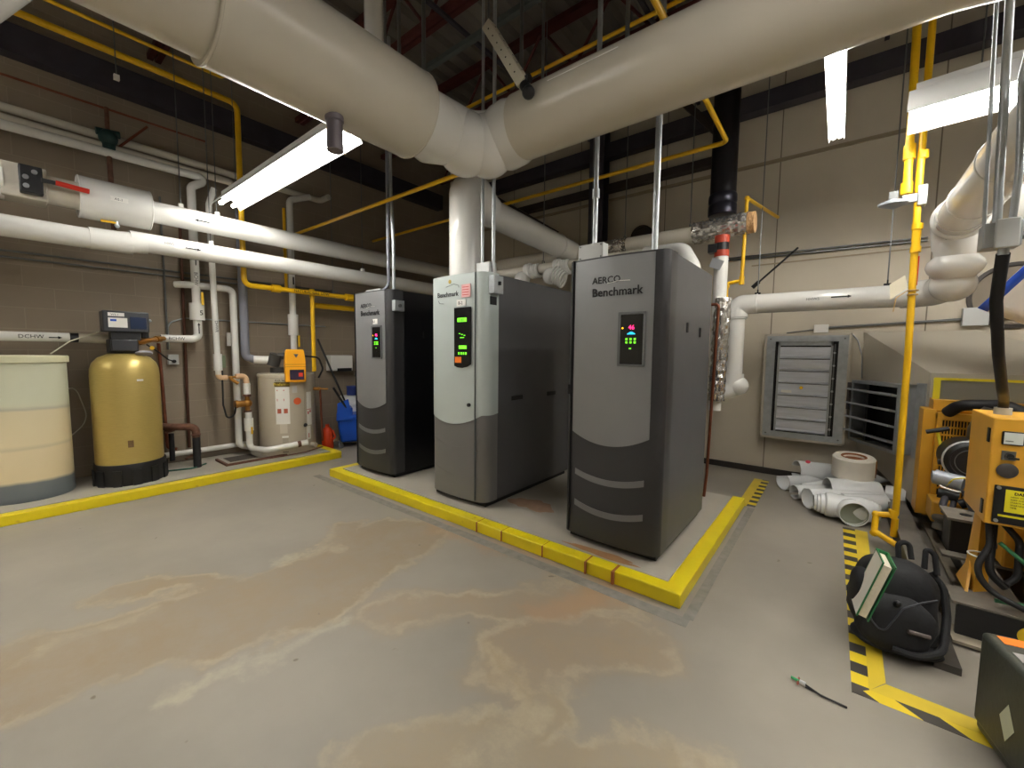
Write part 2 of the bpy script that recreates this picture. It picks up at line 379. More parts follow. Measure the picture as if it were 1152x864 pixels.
t = thing('floor_tape', 'yellow and black hazard tape on the floor running under the black backpack', 'floor marking', (.15, 3, 0))
obj('striped_band', MB().prism([(.125, 2.24), (.185, 2.30), (.185, 4.42), (.105, 4.42)], 0, .0015), tape_material('hazard_stripes_long', .165, 0), t)
obj('yellow_band', MB().prism([(.1855, 2.30), (.245, 2.40), (.265, 4.42), (.1855, 4.42)], 0, .0015), YTAPE, t)
obj('striped_corner', MB().prism([(.125, 2.24), (.62, 2.24), (.60, 2.30), (.186, 2.30)], 0, .0015), tape_material('hazard_stripes_short', .2, .75), t)
obj('yellow_corner', MB().prism([(.186, 2.3005), (.60, 2.3005), (.60, 2.38), (.245, 2.39)], 0, .0015), YTAPE, t)
t = thing('floor_tape', 'short faded strip of hazard tape on the floor behind the boiler pad', 'floor marking', (-.6, 5, 0))
obj('striped_band', MB().box((-.62, 4.45, 0), (-.55, 5.5, .0015)), tape_material('hazard_stripes_back', .15, 0), t)
obj('yellow_band', MB().box((-.70, 4.42, 0), (-.6205, 5.5, .0015)), YTAPE, t)

# structural steel
def steel(name, label, cat, mb, m=DSTEEL): return tag(obj(name, mb, m), label, cat)
steel('wall_beam', 'dark steel beam high across the back wall behind the right lights', 'beam', MB().box((-5.9, 5.58, 4.24), (RX, 5.74, 4.43)))
steel('wall_beam', 'thin dark steel beam across the back wall between the two dark columns', 'beam', MB().box((-6.1, 5.62, 3.78), (-1.35, 5.74, 3.88)), BSTEEL)
steel('wall_beam', 'dark steel beam running along the top of the left block wall', 'beam', MB().box((LX, FY, 4.16), (LX+.15, 5.5, 4.42)))
def column(x, label, w_):
    c = thing('steel_column', label, 'column', (x, 5.6, 0))
    mb = MB().box((x-w_/2, 5.50, 2.75), (x+w_/2, 5.52, CZ)).box((x-w_/2, 5.68, 2.75), (x+w_/2, 5.70, CZ)).box((x-.015, 5.52, 2.75), (x+.015, 5.68, CZ))
    obj('upper_column', mb, DSTEEL, c)
    mb = MB().box((x-w_/2, 5.50, 0), (x+w_/2, 5.52, 2.75)).box((x-w_/2, 5.68, 0), (x+w_/2, 5.70, 2.75)).box((x-.015, 5.52, 0), (x+.015, 5.68, 2.75))
    obj('painted_lower_column', mb, mat('painted_column_beige', (160, 148, 128), .6), c)
column(-2.87, 'dark steel column on the back wall seen just above the front boiler', .22)
vs_ = thing('vent_stack', 'black vent stack rising from the foil wrapped pipe end', 'duct', (-1.0, 4.62, 2.8))
obj('duct_wall', MB().cyl((-1.0, 4.62, 2.98), (-1.0, 4.62, CZ), .118, 28), mat('black_duct', (26, 24, 28), .45, .3), vs_)
obj('collar', MB().lathe([(.12, 2.84), (.13, 2.85), (.13, 2.93), (.122, 2.95), (.13, 2.97), (.13, 3.03), (.12, 3.05)], 28, Matrix.Translation((-1.0, 4.62, 0))), mat('dark_metal_collar', (52, 52, 62), .3, .7), vs_)
def beam_between(p, q, w_, h_):
    p = Vector(p); q = Vector(q); d = q-p; m = Matrix.Translation(p) @ d.to_track_quat('Z', 'Y').to_matrix().to_4x4()
    return MB().box((-w_/2, -h_/2, 0), (w_/2, h_/2, d.length), m)
steel('diagonal_brace', 'dark diagonal brace meeting the black vent stack below the pipe', 'brace', beam_between((-2.0, 5.535, 4.95), (-1.12, 5.535, 3.9), .08, .08), BSTEEL)
steel('diagonal_brace', 'dark brown diagonal brace on the wall left of the dark column', 'brace', beam_between((-5.2, 5.535, 4.35), (-3.55, 5.535, 3.30), .09, .09), BSTEEL)
# roof joists
def joist(y, z, label):
    j = thing('roof_joist', label, 'joist', ((LX+RX)/2, y, z), 'open web roof joists')
    obj('top_chord', MB().box((LX, y-.06, CZ-.14), (RX, y+.06, CZ-.075)), REDST, j)
    obj('bottom_chord', MB().box((LX, y-.06, z-.03), (RX, y-.01, z+.03)).box((LX, y+.01, z-.03), (RX, y+.06, z+.03)), REDST, j)
    mb = MB(); x = LX+.1; k = 0
    while x < RX-.5:
        a = (x, y, z if k % 2 == 0 else CZ-.1); b_ = (x+.45, y, CZ-.1 if k % 2 == 0 else z); mb.cyl(a, b_, .018, 6); x += .45; k += 1
    obj('web', mb, REDST, j)
for y, s in ((-1.9, 'red oxide roof joist behind the camera'), (-.3, 'red oxide open web roof joist above the left edge of the room'), (1.3, 'red oxide open web roof joist above the yellow pipes at upper left'), (2.9, 'red oxide open web roof joist seen above the pipe elbow'), (4.3, 'red oxide open web roof joist beside the thin high yellow pipe'), (5.55, 'red oxide roof joist along the back wall top')):
    joist(y, 4.72, s)
for i, x in enumerate((-4.6, -3.15, -1.6, .2)):
    steel('joist_bridging', ['dark bridging strut crossing under the joists at far left', 'dark bridging strut crossing under the joists above the pipe elbow', 'dark bridging strut crossing under the joists above the right pipe', 'dark bridging strut crossing under the joists above the right lamps'][i], 'strut', MB().box((x-.02, FY, 4.66), (x+.02, BY, 4.69)))
steel('strut_channel', 'pale grey strut channel hung across above the pipe elbow', 'strut', MB().box((-3.6, 2.93, 4.36), (1.5, 2.98, 4.41)), mat('grey_green_steel', (92, 100, 98), .5, .4))

# ------------------------------------------------------------------ lamps
def strip_x(x0, x1, y, z, label, wd=.27, n=2, hg=1.0):
    t = thing('strip_light', label, 'light fixture', ((x0+x1)/2, y, z))
    h = wd/2
    mb = MB().add([(x0, y-h, z-.0), (x0, y-h*.45, z+.09*hg), (x0, y+h*.45, z+.09*hg), (x0, y+h, z), (x1, y-h, z), (x1, y-h*.45, z+.09*hg), (x1, y+h*.45, z+.09*hg), (x1, y+h, z),
                  (x0, y-h, z+.012), (x0, y-h*.45, z+.09*hg+.01), (x0, y+h*.45, z+.09*hg+.01), (x0, y+h, z+.012), (x1, y-h, z+.012), (x1, y-h*.45, z+.09*hg+.01), (x1, y+h*.45, z+.09*hg+.01), (x1, y+h, z+.012)],
                 [(0,1,5,4), (1,2,6,5), (2,3,7,6), (8,12,13,9), (9,13,14,10), (10,14,15,11), (0,4,12,8), (3,11,15,7), (0,8,9,1), (1,9,10,2), (2,10,11,3), (4,5,13,12), (5,6,14,13), (6,7,15,14)])
    mb.box((x0+.03, y-.05, z+.09*hg+.01), (x1-.03, y+.05, z+.09*hg+.06))
    obj('reflector', mb, REFL, t)
    for k in range(n):
        yy = y+(k-(n-1)/2)*wd*.42
        obj('lamp_tube', MB().cyl((x0+.03, yy, z+.028), (x1-.03, yy, z+.028), .019, 14), LAMPM, t)
    for xx in (x0+.3, x1-.3):
        obj('hanger', MB().cyl((xx, y, z+.15), (xx, y, 4.75), .004, 6), STEEL, t)
    return t
strip_x(-5.33, -2.87, 1.66, 3.0, 'long glowing strip light behind the big pipe on the left')
def strip_local(label, length, wd, n, loc, rz, hg=1.0):
    t = strip_x(-length/2, length/2, 0, 0, label, wd, n, hg)
    for ch in [c for c in bpy.data.objects if c.parent == t]:
        ch.matrix_parent_inverse = Matrix.Identity(4)
        if ch.name.startswith('hanger'): bpy.data.objects.remove(ch)
    for xx in (-length/2+.3, length/2-.3):
        h = obj('hanger', MB().cyl((xx, 0, .15), (xx, 0, 4.72-loc[2]), .004, 6), STEEL); h.parent = t
    t.location = loc; t.rotation_euler = (0, 0, rz); return t
strip_local('short glowing strip light seen end-on below the right part of the big pipe', 1.32, .10, 2, (-.115, 3.72, 3.2), PI/2)
strip_local('glowing strip light with white reflector above the right yellow gas pipe', 2.4, .36, 2, (1.45, 3.58, 2.93), -.10, 1.7)
strip_local('glowing strip light overhead behind the camera near the left wall', 2.4, .27, 2, (-5.0, -2.0, 3.3), PI/2)
strip_local('unseen overhead strip light left of the camera, added to light the boiler fronts', 2.4, .27, 2, (-3.0, -.85, 3.35), 0)  # out of view, added so the boiler fronts stay bright
strip_local('unseen overhead strip light beyond the right edge, added to brighten the right side', 2.4, .27, 2, (1.9, 1.9, 3.3), PI/2)  # extra unseen fixture, put in to brighten back wall and generator
strip_local('glowing strip light overhead right of the camera', 2.4, .27, 2, (1.2, .4, 3.3), PI/2)
# ------------------------------------------------------------------ boilers
def plan(hw, rc, bulge, back, n=14):
    """front plan outline from left back edge to right back edge; front at y=0 facing -y"""
    pts = [(-hw, back)]
    for k in range(n+1):
        a = PI+PI/2*k/n; pts.append((-hw+rc+rc*math.cos(a), rc+rc*math.sin(a)))
    for k in range(1, 24):
        x = -hw+rc+(2*hw-2*rc)*k/24; pts.append((x, -bulge*(1-(x/(hw-rc))**2)))
    for k in range(n+1):
        a = -PI/2+PI/2*k/n; pts.append((hw-rc+rc*math.cos(a), rc+rc*math.sin(a)))
    pts.append((hw, back)); return pts
def at_x(pts, x):
    """front surface y for x"""
    best = None
    for (x0, y0), (x1, y1) in zip(pts[1:-2], pts[2:-1]):
        if x0 <= x <= x1 and x1 > x0: return y0+(y1-y0)*(x-x0)/(x1-x0)
    return pts[1][1]
def patch(pts, stations, zb, zt, off, ox, oy, base, nz=1):
    """slab following the plan outline through the given (x,y) stations, offset outwards"""
    st = stations; n = len(st); nr = []
    for i in range(n):
        a = st[max(i-1, 0)]; b = st[min(i+1, n-1)]; dx, dy = b[0]-a[0], b[1]-a[1]; l = math.hypot(dx, dy) or 1; nr.append((dy/l, -dx/l))
    mb = MB(); vs = []
    for i in range(n):
        x, y = st[i]; nx, ny = nr[i]
        for o in (off, -.002):
            vs.append((ox+x+nx*o, oy+y+ny*o, base+zb(x, y))); vs.append((ox+x+nx*o, oy+y+ny*o, base+zt(x, y)))
    fs = []
    for i in range(n-1):
        a = i*4; b = a+4; fs += [(a, b, b+1, a+1), (a+2, a+3, b+3, b+2), (a+1, b+1, b+3, a+3), (a, a+2, b+2, b)]
    fs += [(0, 1, 3, 2), (4*n-4, 4*n-2, 4*n-1, 4*n-3)]
    return mb.add(vs, fs)
def dense(pts, x0, x1, n=26):
    return [(x0+(x1-x0)*k/n, at_x(pts, x0+(x1-x0)*k/n)) for k in range(n+1)]
LED_R = mat('red_led', (255, 40, 110), .5, noise=0, emit=1.8); LED_G = mat('green_led', (110, 230, 40), .5, noise=0, emit=.85); LED_C = mat('cyan_led', (40, 170, 215), .5, noise=0, emit=.9); LED_A = mat('amber_led', (255, 170, 20), .5, noise=0, emit=2)
GLASSB = mat('black_display', (14, 14, 16), .25, noise=0)
def boiler(x, y, depth, label, style, top=2.105):
    B = .0875; t = thing('boiler', label, 'boiler', (x, y, B)); hw = .355; H = top-B
    rc, bulge, back = (.055, .022, .165) if style != 'pale' else (.10, .018, .17)
    pts = plan(hw, rc, bulge, back)
    obj('plinth', MB().box((x-hw+.03, y+.05, B), (x+hw-.03, y+depth-.03, B+.05)), DARK, t)
    poly = [(x+a, y+b) for a, b in pts]
    obj('front_shell', MB().prism(poly, B+.045, B+H), {'dark': CHAR, 'pale': MGREY}[style], t, ang=30)
    sm = {'dark': CHAR2, 'pale': CHAR2}[style]
    if label.startswith('rearmost'): sm = SIDE_SHADE
    obj('cabinet', MB().box((x-hw+.003, y+back+.006, B+.045), (x+hw-.003, y+depth, B+H-.004)), sm, t, .004)
    obj('seam', MB().box((x-hw+.012, y+back-.002, B+.045), (x+hw-.012, y+back+.008, B+H-.01)), DARK, t)
    if style == 'dark':
        arc = lambda z, sag: (lambda X_, Y_: z+sag*(((X_+.02)/.28)**2))
        st = dense(pts, -.292, .272)
        obj('silver_door_panel', patch(pts, st, arc(.735, .075), lambda a, b: H-.012, .006, x, y, B), SILV, t, ang=40)
        for z in (.455, .225):
            obj('louver_slot', patch(pts, dense(pts, -.262, .248), arc(z, .05), arc(z+.043, .05), .004, x, y, B), mat('grey_slot', (120, 121, 123), .4, .3, noise=0), t, ang=40)
        # the recessed display
        cx = .128; fy = y+at_x(pts, cx)-.006
        f = obj('display_surround', MB().box((x+.045, fy-.006, B+1.285), (x+.062, fy+.006, B+1.64)).box((x+.215, fy-.006, B+1.285), (x+.232, fy+.006, B+1.64)).box((x+.045, fy-.006, B+1.622), (x+.232, fy+.006, B+1.64)).box((x+.045, fy-.006, B+1.285), (x+.232, fy+.006, B+1.30)), mat('display_bezel', (104, 106, 108), .35, .4, noise=0), t, .003)
        d = obj('display_panel', MB().box((x+.060, fy-.003, B+1.298), (x+.217, fy+.004, B+1.624)), GLASSB, t)
        yy = fy-.0045
        text('red_digits', '46', .042, front(x+.118, yy, B+1.525), LED_R, d, .001)
        obj('cyan_indicator', MB().add([(x+.11+.055*k/8, yy, B+1.493) for k in range(9)]+[(x+.11+.055*k/8, yy, B+1.497+.014*math.sin(PI*k/8)) for k in range(9)], [(k, k+1, k+10, k+9) for k in range(8)]), LED_C, d)
        for k in range(3):
            for j in range(2):
                xx = x+.10+k*.028; zz = B+1.435+j*.021
                obj('green_key', MB().box((xx, yy, zz), (xx+.014, yy+.003, zz+.014)), LED_G, d)
        obj('green_light', MB().box((x+.125, yy, B+1.398), (x+.14, yy+.003, B+1.406)), LED_G, d)
        obj('amber_light', MB().cyl((x+.078, yy, B+1.535), (x+.078, yy+.003, B+1.535), .006, 10), LED_A, d)
        lx = x-.15; ly = y+at_x(pts, -.06)-.0075
        text('maker_name', 'AERCO', .062, front(lx, ly, B+1.838), INK, t, .001, bold=.0006)
        text('model_name', 'Benchmark', .078, front(lx, ly-.001, B+1.752), INK, t, .001, bold=.0012)
        obj('logo_swoosh', MB().tube([(lx+.11, ly, B+1.835), (lx+.2, ly, B+1.846), (lx+.27, ly, B+1.842)], .0018, 0, 6), WHITE, t)
        for a, b, c in ((.165+.10, 1.52, .0), (.6, 1.50, 0)):
            obj('side_latch', MB().box((x+hw-.004, y+back+a, B+b), (x+hw+.004, y+back+a+.03, B+b+.07)), DARK, t, .002)
        obj('door_latch', MB().box((x-.343, y-.004, B+1.07), (x-.325, y+.02, B+1.14)), DARK, t, .002)
        obj('door_gap', MB().box((x-.312, y-.012, B+.06), (x-.307, y+.02, H+B+.001)), DARK, t)
    else:
        sag = lambda X_, Y_: .715+.09*((X_+.05)/.31)**2 if abs(X_) < hw-rc else .84+.0*Y_
        # upper pale shell follows the whole outline
        st = [p for p in pts]
        zb = lambda X_, Y_: .715+.105*min(1, ((X_+.05)/.36)**2)+max(0, Y_-.1)*.15
        obj('pale_upper_shell', patch(pts, st, zb, lambda a, b: H+.001, .005, x, y, B), LGREY, t, ang=40)
        obj('top_cover', MB().prism([(x+a, y+b) for a, b in pts], B+H-.001, B+H+.004), LGREY, t)
        obj('door_seam', MB().box((x+.250, y-.0185, B+.06), (x+.254, y+.01, B+H+.002)), mat('seam_grey', (90, 96, 96), .6, noise=0), t)  # thin grey strip marks the door seam
        for z in (.50, .24):
            obj('embossed_arc', patch(pts, dense(pts, -.29, .24), lambda a, b, z=z: z+.06*((a+.02)/.28)**2, lambda a, b, z=z: z+.008+.06*((a+.02)/.28)**2, .004, x, y, B), MGREY, t)
        obj('corner_seam', MB().box((x+.2505, y-.017, B+.06), (x+.2525, y+.01, B+.7)), MATS['seam_grey'], t)
        fy = y-.0235
        mb = MB(); pl = [(x+.01, B+1.245), (x+.05, B+1.23), (x+.11, B+1.228), (x+.17, B+1.24), (x+.21, B+1.262), (x+.21, B+1.755), (x+.01, B+1.755)]
        mb.prism([(a, b) for a, b in pl], 0, .012, Matrix.Translation((0, fy+.008, 0)) @ Matrix.Rotation(PI/2, 4, 'X'))
        d = obj('display_panel', mb, GLASSB, t); yy = fy-.006
        obj('green_readout', MB().box((x+.052, yy, B+1.63), (x+.165, yy+.003, B+1.665)), LED_G, d)
        obj('green_readout', MB().box((x+.07, yy, B+1.395), (x+.165, yy+.003, B+1.425)), LED_G, d)
        text('readout_digits', '1180', .034, front(x+.065, yy-.0012, B+1.635), mat('dark_green_ink', (40, 70, 20), .6, noise=0), d, .0006)
        for k in range(3): obj('green_light', MB().box((x+.07+.03*k, yy, B+1.525-.008*k), (x+.088+.03*k, yy+.003, B+1.532-.008*k)), LED_G, d)
        obj('green_light', MB().box((x+.085, yy, B+1.49), (x+.135, yy+.003, B+1.497)), LED_G, d)
        for k in range(4): obj('green_key', MB().box((x+.062+.029*k, yy, B+1.345), (x+.078+.029*k, yy+.003, B+1.366)), LED_G, d)
        obj('orange_sticker', MB().box((x+.02, yy, B+1.272), (x+.10, yy+.003, B+1.325)), ORANGE, d)
        text('model_name', 'Benchmark', .060, front(x-.215, fy, B+1.860), INK, t, .001, bold=.0008)
        obj('logo_swoosh', MB().tube([(x-.10, fy, B+1.945), (x-.0, fy, B+1.965), (x+.06, fy, B+1.95), (x+.065, fy, B+1.93)], .0018, .03, 6), INK, t)
        obj('logo_swoosh', MB().tube([(x-.2, fy, B+1.83), (x-.185, fy, B+1.805), (x-.13, fy, B+1.80)], .0018, .02, 6), INK, t)
        obj('round_gold_sticker', MB().cyl((x-.05, fy+.006, B+1.99), (x-.05, fy-.001, B+1.99), .018, 16), mat('gold_sticker', (190, 160, 60), .5, noise=0), t)
        f = obj('pink_note', MB().box((x+.10, fy-.003, B+1.84), (x+.205, fy+.004, B+1.95)), mat('pink_paper', (232, 180, 180), .7, noise=0), t)
        for k in range(4): obj('red_print_line', MB().box((x+.112, fy-.0042, B+1.858+.022*k), (x+.19, fy-.0028, B+1.864+.022*k)), mat('red_ink', (200, 80, 84), .7, noise=0), f)
        obj('key_lock', MB().cyl((x+.185, y-.03, B+.905), (x+.185, y, B+.905), .016, 16), DARK, t)
        for yy2, w_ in ((.37, .17), (.96, .16)):
            obj('side_handle_slot', MB().box((x+hw-.006, y+yy2, B+.925), (x+hw+.002, y+yy2+w_, B+.965)), DARK, t, .003)
    # number tag above the display
    if style == 'pale' or label.startswith('rearmost'):
        zt = B+(1.768 if style == 'pale' else 1.655); xo = .04 if style == 'pale' else .05; ty = y-.0245
        g = obj('number_tag', MB().box((x+xo, ty-.002, zt), (x+xo+.11, ty+.006, zt+.055)), LABELW, t)
        text('tag_text', 'B-2' if style == 'pale' else 'B-1', .04, front(x+xo+.02, ty-.0025, zt+.013), INK, g, .0006)
    return t
b1 = boiler(-4.03, 2.58, 1.12, 'rearmost boiler with shade painted on its side, nearest the water heater', 'dark', 2.10)
b2 = boiler(-2.70, 2.58, 1.42, 'middle boiler with pale grey green door and dark side', 'pale', 2.13)
b3 = boiler(-1.20, 2.60, 1.10, 'nearest boiler, charcoal with silver door, at the right end of the pad', 'dark', 2.105)

# ------------------------------------------------------------------ electrical boxes and conduits of the boilers
CASTG = mat('cast_grey_box', (186, 188, 186), .45, .3, noise=.05)
def jbox(x0, y0, z0, x1, y1, z1, label, m=GALV):
    t = thing('junction_box', label, 'electrical box', ((x0+x1)/2, (y0+y1)/2, z0)); obj('housing', MB().box((x0, y0, z0), (x1, y1, z1)), m, t, .004)
    return t
def conduit(label, path, r=.014, m=GALV, R=.12, couplings=()):
    t = thing('conduit', label, 'conduit', path[0]); obj('conduit_tube', MB().tube(path, r, R, 12), m, t)
    for c in couplings: obj('coupling', MB().cyl((c[0], c[1], c[2]-.03), (c[0], c[1], c[2]+.03), r*1.5, 12), m, t)
    return t
j = jbox(-1.49, 2.62, 2.105, -1.30, 2.70, 2.215, 'white square junction box on top of the nearest boiler', CASTG)
for a, b in ((-1.475, 2.12), (-1.315, 2.12), (-1.475, 2.20), (-1.315, 2.20)): obj('screw', MB().cyl((a, 2.615, b), (a, 2.622, b), .006, 8), STEEL, j)
conduit('bright conduit rising from the white box on the nearest boiler', [(-1.385, 2.66, 2.215), (-1.385, 2.66, 4.7)], .017, GALV, 0, [(-1.385, 2.66, 2.56)])
conduit('bright conduit rising from the right front corner of the nearest boiler', [(-.975, 2.70, 2.105), (-.975, 2.70, 4.7)], .02)
j = jbox(-2.56, 2.70, 2.134, -2.41, 2.80, 2.24, 'small grey box on top of the middle boiler beside the white stack', CASTG)
conduit('left one of the two bright conduits above the middle boiler', [(-2.53, 2.745, 2.24), (-2.53, 2.745, 4.7)], .014)
conduit('right one of the two bright conduits above the middle boiler', [(-2.40, 2.745, 2.134), (-2.40, 2.745, 4.7)], .016)
j = jbox(-2.343, 2.62, 1.95, -2.28, 2.74, 2.10, 'grey switch box on the side of the middle boiler near its top')
obj('switch_toggle', MB().box((-2.281, 2.67, 2.02), (-2.262, 2.69, 2.05)), DARK, j)
obj('warning_tag', MB().box((-2.343, 2.64, 1.86), (-2.338, 2.72, 1.93)), DARK, j)
j = jbox(-3.673, 2.60, 1.875, -3.62, 2.72, 1.985, 'grey switch box on the shade-painted side of the rearmost boiler')
obj('switch_toggle', MB().cyl((-3.622, 2.66, 1.93), (-3.606, 2.66, 1.93), .018, 12), STEEL, j)
conduit('straight conduit rising from the rearmost boiler top', [(-3.80, 2.72, 2.10), (-3.80, 2.72, 2.6), (-3.84, 2.72, 3.2), (-3.84, 2.72, 4.7)], .019, GALV, .3)
conduit('bent conduit sweeping down to the rearmost boiler top', [(-3.99, 2.70, 2.12), (-3.86, 2.70, 2.16), (-3.84, 2.68, 2.35), (-3.845, 2.68, 4.7)], .016, GREYP, .12)
j = jbox(-4.28, 2.68, 2.10, -4.0, 2.80, 2.145, 'low white box lying on top of the rearmost boiler', CASTG)

# ------------------------------------------------------------------ big overhead jacketed main
def ring(axis, c, r, w_=.015):
    p = Vector(c); d = Vector(axis); return MB().cyl(p-d*w_, p+d*w_, r, 40)
AX, AZ, AR = -1.95, 2.776, .222
BYY, BZ, BR = 2.08, 2.826, .182
mn = thing('insulated_main_pipe', 'very wide cream jacketed pipe turning a corner overhead at the top of the picture', 'pipe', (AX, BYY, AZ))
def rough_tube(path, r, R, seg=40, step=.06): return MB().tube(path, r, R, seg, 12)
obj('left_run_jacket', MB().tube([(AX, .56, AZ), (AX, 1.53, AZ)], AR, 0, 48), JACKET2, mn)
obj('left_far_jacket', MB().tube([(AX, -1.6, AZ), (AX, .60, AZ)], AR-.02, 0, 48), JACKET2, mn)
obj('side_branch_jacket', MB().tube([(AX-.05, .10, AZ+.06), (-5.9, -.95, AZ+.06)], .19, 0, 40), JACKET, mn)
obj('jacket_edge_band', MB().torus((AX, .565, AZ), (0, 1, 0), AR, .006), JACKET2, mn)
obj('jacket_edge_band', MB().torus((AX, 1.53, AZ), (0, 1, 0), AR-.003, .007), JACKET2, mn)
# lumpy fitting cover
def lumpy(path, r, lobes, seg=56):
    return MB().tube(path, r, .20, seg, 16)
ex = obj('elbow_cover', MB().tube([(AX, 1.50, AZ), (AX, BYY, AZ+.03), (AX+.42, BYY, BZ)], .172, .20, 48, 14), JACKET, mn)
ex2 = obj('elbow_bulge', MB().tube([(AX+.0, 1.56, AZ-.01), (AX, 1.66, AZ-.015), (AX, 1.80, AZ)], lambda t: .166+.022*math.sin(PI*min(1, t*1.05)), 0, 44).sphere((AX+.05, 1.90, AZ-.03), .185, 32, 20, (1.0, 1, 1)).sphere((AX+.13, 2.02, AZ-.02), .180, 32, 20, (1, 1, 1.03)).tube([(AX+.14, BYY, BZ-.02), (AX+.22, BYY, BZ-.02), (AX+.30, BYY, BZ-.01), (AX+.38, BYY, BZ)], lambda t: .165+.030*math.sin(PI*t), 0, 44), JACKET, mn)
obj('right_run_jacket', MB().tube([(AX+.36, BYY, BZ), (.25, BYY, BZ), (.62, BYY+.05, BZ-.02), (2.6, BYY+.30, BZ-.10)], BR, .6, 48, 10), JACKET2, mn)
obj('seam_strip', MB().box((-1.3, BYY-BR*.92, BZ+.075), (-.9, BYY-BR*.90, BZ+.079)), WHITE, mn)
st = obj('hanging_stub', MB().lathe([(.037, 0), (.037, .13), (.042, .135), (.042, .16)], 20, Matrix.Translation((AX+.02, 1.06, AZ-AR-.15))), mat('grey_stub', (104, 98, 104), .5, .3), mn)
conduit('grey stub pipe standing above the left big pipe', [(-2.0, 1.33, 3.0), (-2.0, 1.33, 4.7)], .05, JACKET, 0)

for i, (x, y, r, lab) in enumerate(((-1.95, 1.36, .007, 'threaded hanger rod above the left big pipe, left of a pair'), (-1.98, 1.47, .010, 'pale hanger rod above the left big pipe near its end'), (-1.93, 1.60, .012, 'double hanger rod above the end of the left big pipe'), (-1.62, 2.1, .012, 'hanger rod above the white elbow'), (-1.46, 2.1, .009, 'thin hanger rod right of the white perforated bar'), (-.93, 2.08, .012, 'hanger rod above the middle of the right big pipe'), (.2, 2.08, .01, 'hanger rod above the right big pipe near the lamp'))):
    t = thing('hanger_rod', lab, 'rod', (x, y, 3)); obj('rod', MB().cyl((x, y, AZ+.17), (x, y, CZ-.1), r, 8), STEEL, t)
# white perforated bar with black clamp
t = thing('perforated_bar', 'pale perforated bar with a black clamp hanging aslant above the right big pipe', 'bracket', (-1.72, 1.9, 3.0))
p = Vector((-1.675, 1.86, 3.315)); q = Vector((-1.415, 1.86, 2.90)); d = q-p; m_ = Matrix.Translation(p) @ d.to_track_quat('Z', 'Y').to_matrix().to_4x4()
bar = obj('bar', MB().box((-.03, -.03, 0), (.03, .03, d.length), m_), mat('cream_bar', (196, 190, 172), .5), t, .003)
mb = MB()
for k in range(7): mb.cyl(m_ @ Vector((.0, -.0315, .05+k*.06)), m_ @ Vector((.0, .0315, .05+k*.06)), .0045, 8).cyl(m_ @ Vector((-.0315, 0, .05+k*.06)), m_ @ Vector((.0315, 0, .05+k*.06)), .0045, 8)
obj('bolt_hole', mb, DARK, t)
obj('clamp', MB().sphere(q+Vector((.03, 0, -.05)), .035, 14, 8).cyl(q, q+Vector((.03, 0, -.05)), .028, 12).cyl(q+Vector((-.05, 0, .02)), q+Vector((.04, 0, .02)), .022, 10), BLACKM, t)
tag(obj('rod', MB().cyl((-1.675, 1.86, 3.315), (-1.675, 1.86, CZ-.1), .006, 8), STEEL), 'rod holding the top of the pale perforated bar', 'rod')
tag(obj('steel_tube', MB().tube([(-1.28, 1.4, 4.5), (-1.12, 2.05, 3.62), (-1.12, 2.12, 3.5)], .035, .1, 18), mat('polished_steel_tube', (170, 172, 170), .22, .95)), 'shiny steel tube slanting down above the right big pipe', 'pipe')

# ------------------------------------------------------------------ stack of the middle boiler and the rear headers
fl = thing('flue_stack', 'glossy white flue rising from the middle boiler and bending back over it', 'pipe', (-2.86, 2.82, 2.13))
obj('flue_jacket', MB().tube([(-2.86, 2.86, 2.13), (-2.86, 2.86, 3.12), (-2.80, 3.12, 2.84), (-2.72, 4.60, 2.72)], lambda t: .152-.02*max(0, (t-.8)/.2), .17, 36, 12), JACKET, fl)
obj('flue_flange', MB().torus((-2.735, 4.3, 2.745), (0, 1, -.08), .128, .012), JACKET, fl)
hd = thing('header_pipe', 'long pale header pipe behind the boilers ending in crinkled foil', 'pipe', (-2.2, 4.62, 2.7))
obj('pipe_jacket', MB().tube([(-3.9, 4.62, 2.70), (-2.37, 4.62, 2.70)], .085, 0, 30).tube([(-2.14, 4.62, 2.70), (-1.25, 4.62, 2.70)], .085, 0, 30), JACKET2, hd)
FOIL = mat('crinkled_foil', (205, 203, 198), .24, .8, noise=.25, nscale=24, bump=.6, bscale=40)
def crinkle(p, q, r, seg=40, n=26, amp=.006, seed=3):
    rnd = random.Random(seed); p = Vector(p); q = Vector(q); d = q-p; m = Matrix.Translation(p) @ d.to_track_quat('Z', 'Y').to_matrix().to_4x4(); vs = []; fs = []
    for i in range(n+1):
        for k in range(seg):
            a = 2*PI*k/seg; rr = r+rnd.uniform(-amp, amp); vs.append(m @ Vector((rr*math.cos(a), rr*math.sin(a), d.length*i/n)))
    for i in range(n):
        for k in range(seg): fs.append((i*seg+k, i*seg+(k+1) % seg, (i+1)*seg+(k+1) % seg, (i+1)*seg+k))
    fs += [tuple(range(seg-1, -1, -1)), tuple(n*seg+k for k in range(seg))]
    return MB().add(vs, fs)
obj('foil_wrap', crinkle((-2.38, 4.62, 2.70), (-1.98, 4.62, 2.70), .088, seed=5), FOIL, hd, ang=20)
obj('foil_wrap', crinkle((-1.26, 4.62, 2.71), (-.76, 4.60, 2.725), .104, 34, 22, .010), FOIL, hd, ang=20)
obj('insulation_end', crinkle((-.76, 4.60, 2.725), (-.70, 4.60, 2.725), .098, amp=.004, seed=9), mat('tan_fibreglass', (196, 158, 112), .9, noise=.15, nscale=30, bump=.5), hd)
h2 = thing('header_pipe', 'lower pale header pipe with bulging white valve covers just behind the boilers', 'pipe', (-2.6, 4.2, 2.4))
obj('pipe_jacket', MB().tube([(-3.6, 4.2, 2.47), (-1.3, 4.2, 2.47)], .062, 0, 26), JACKET2, h2)
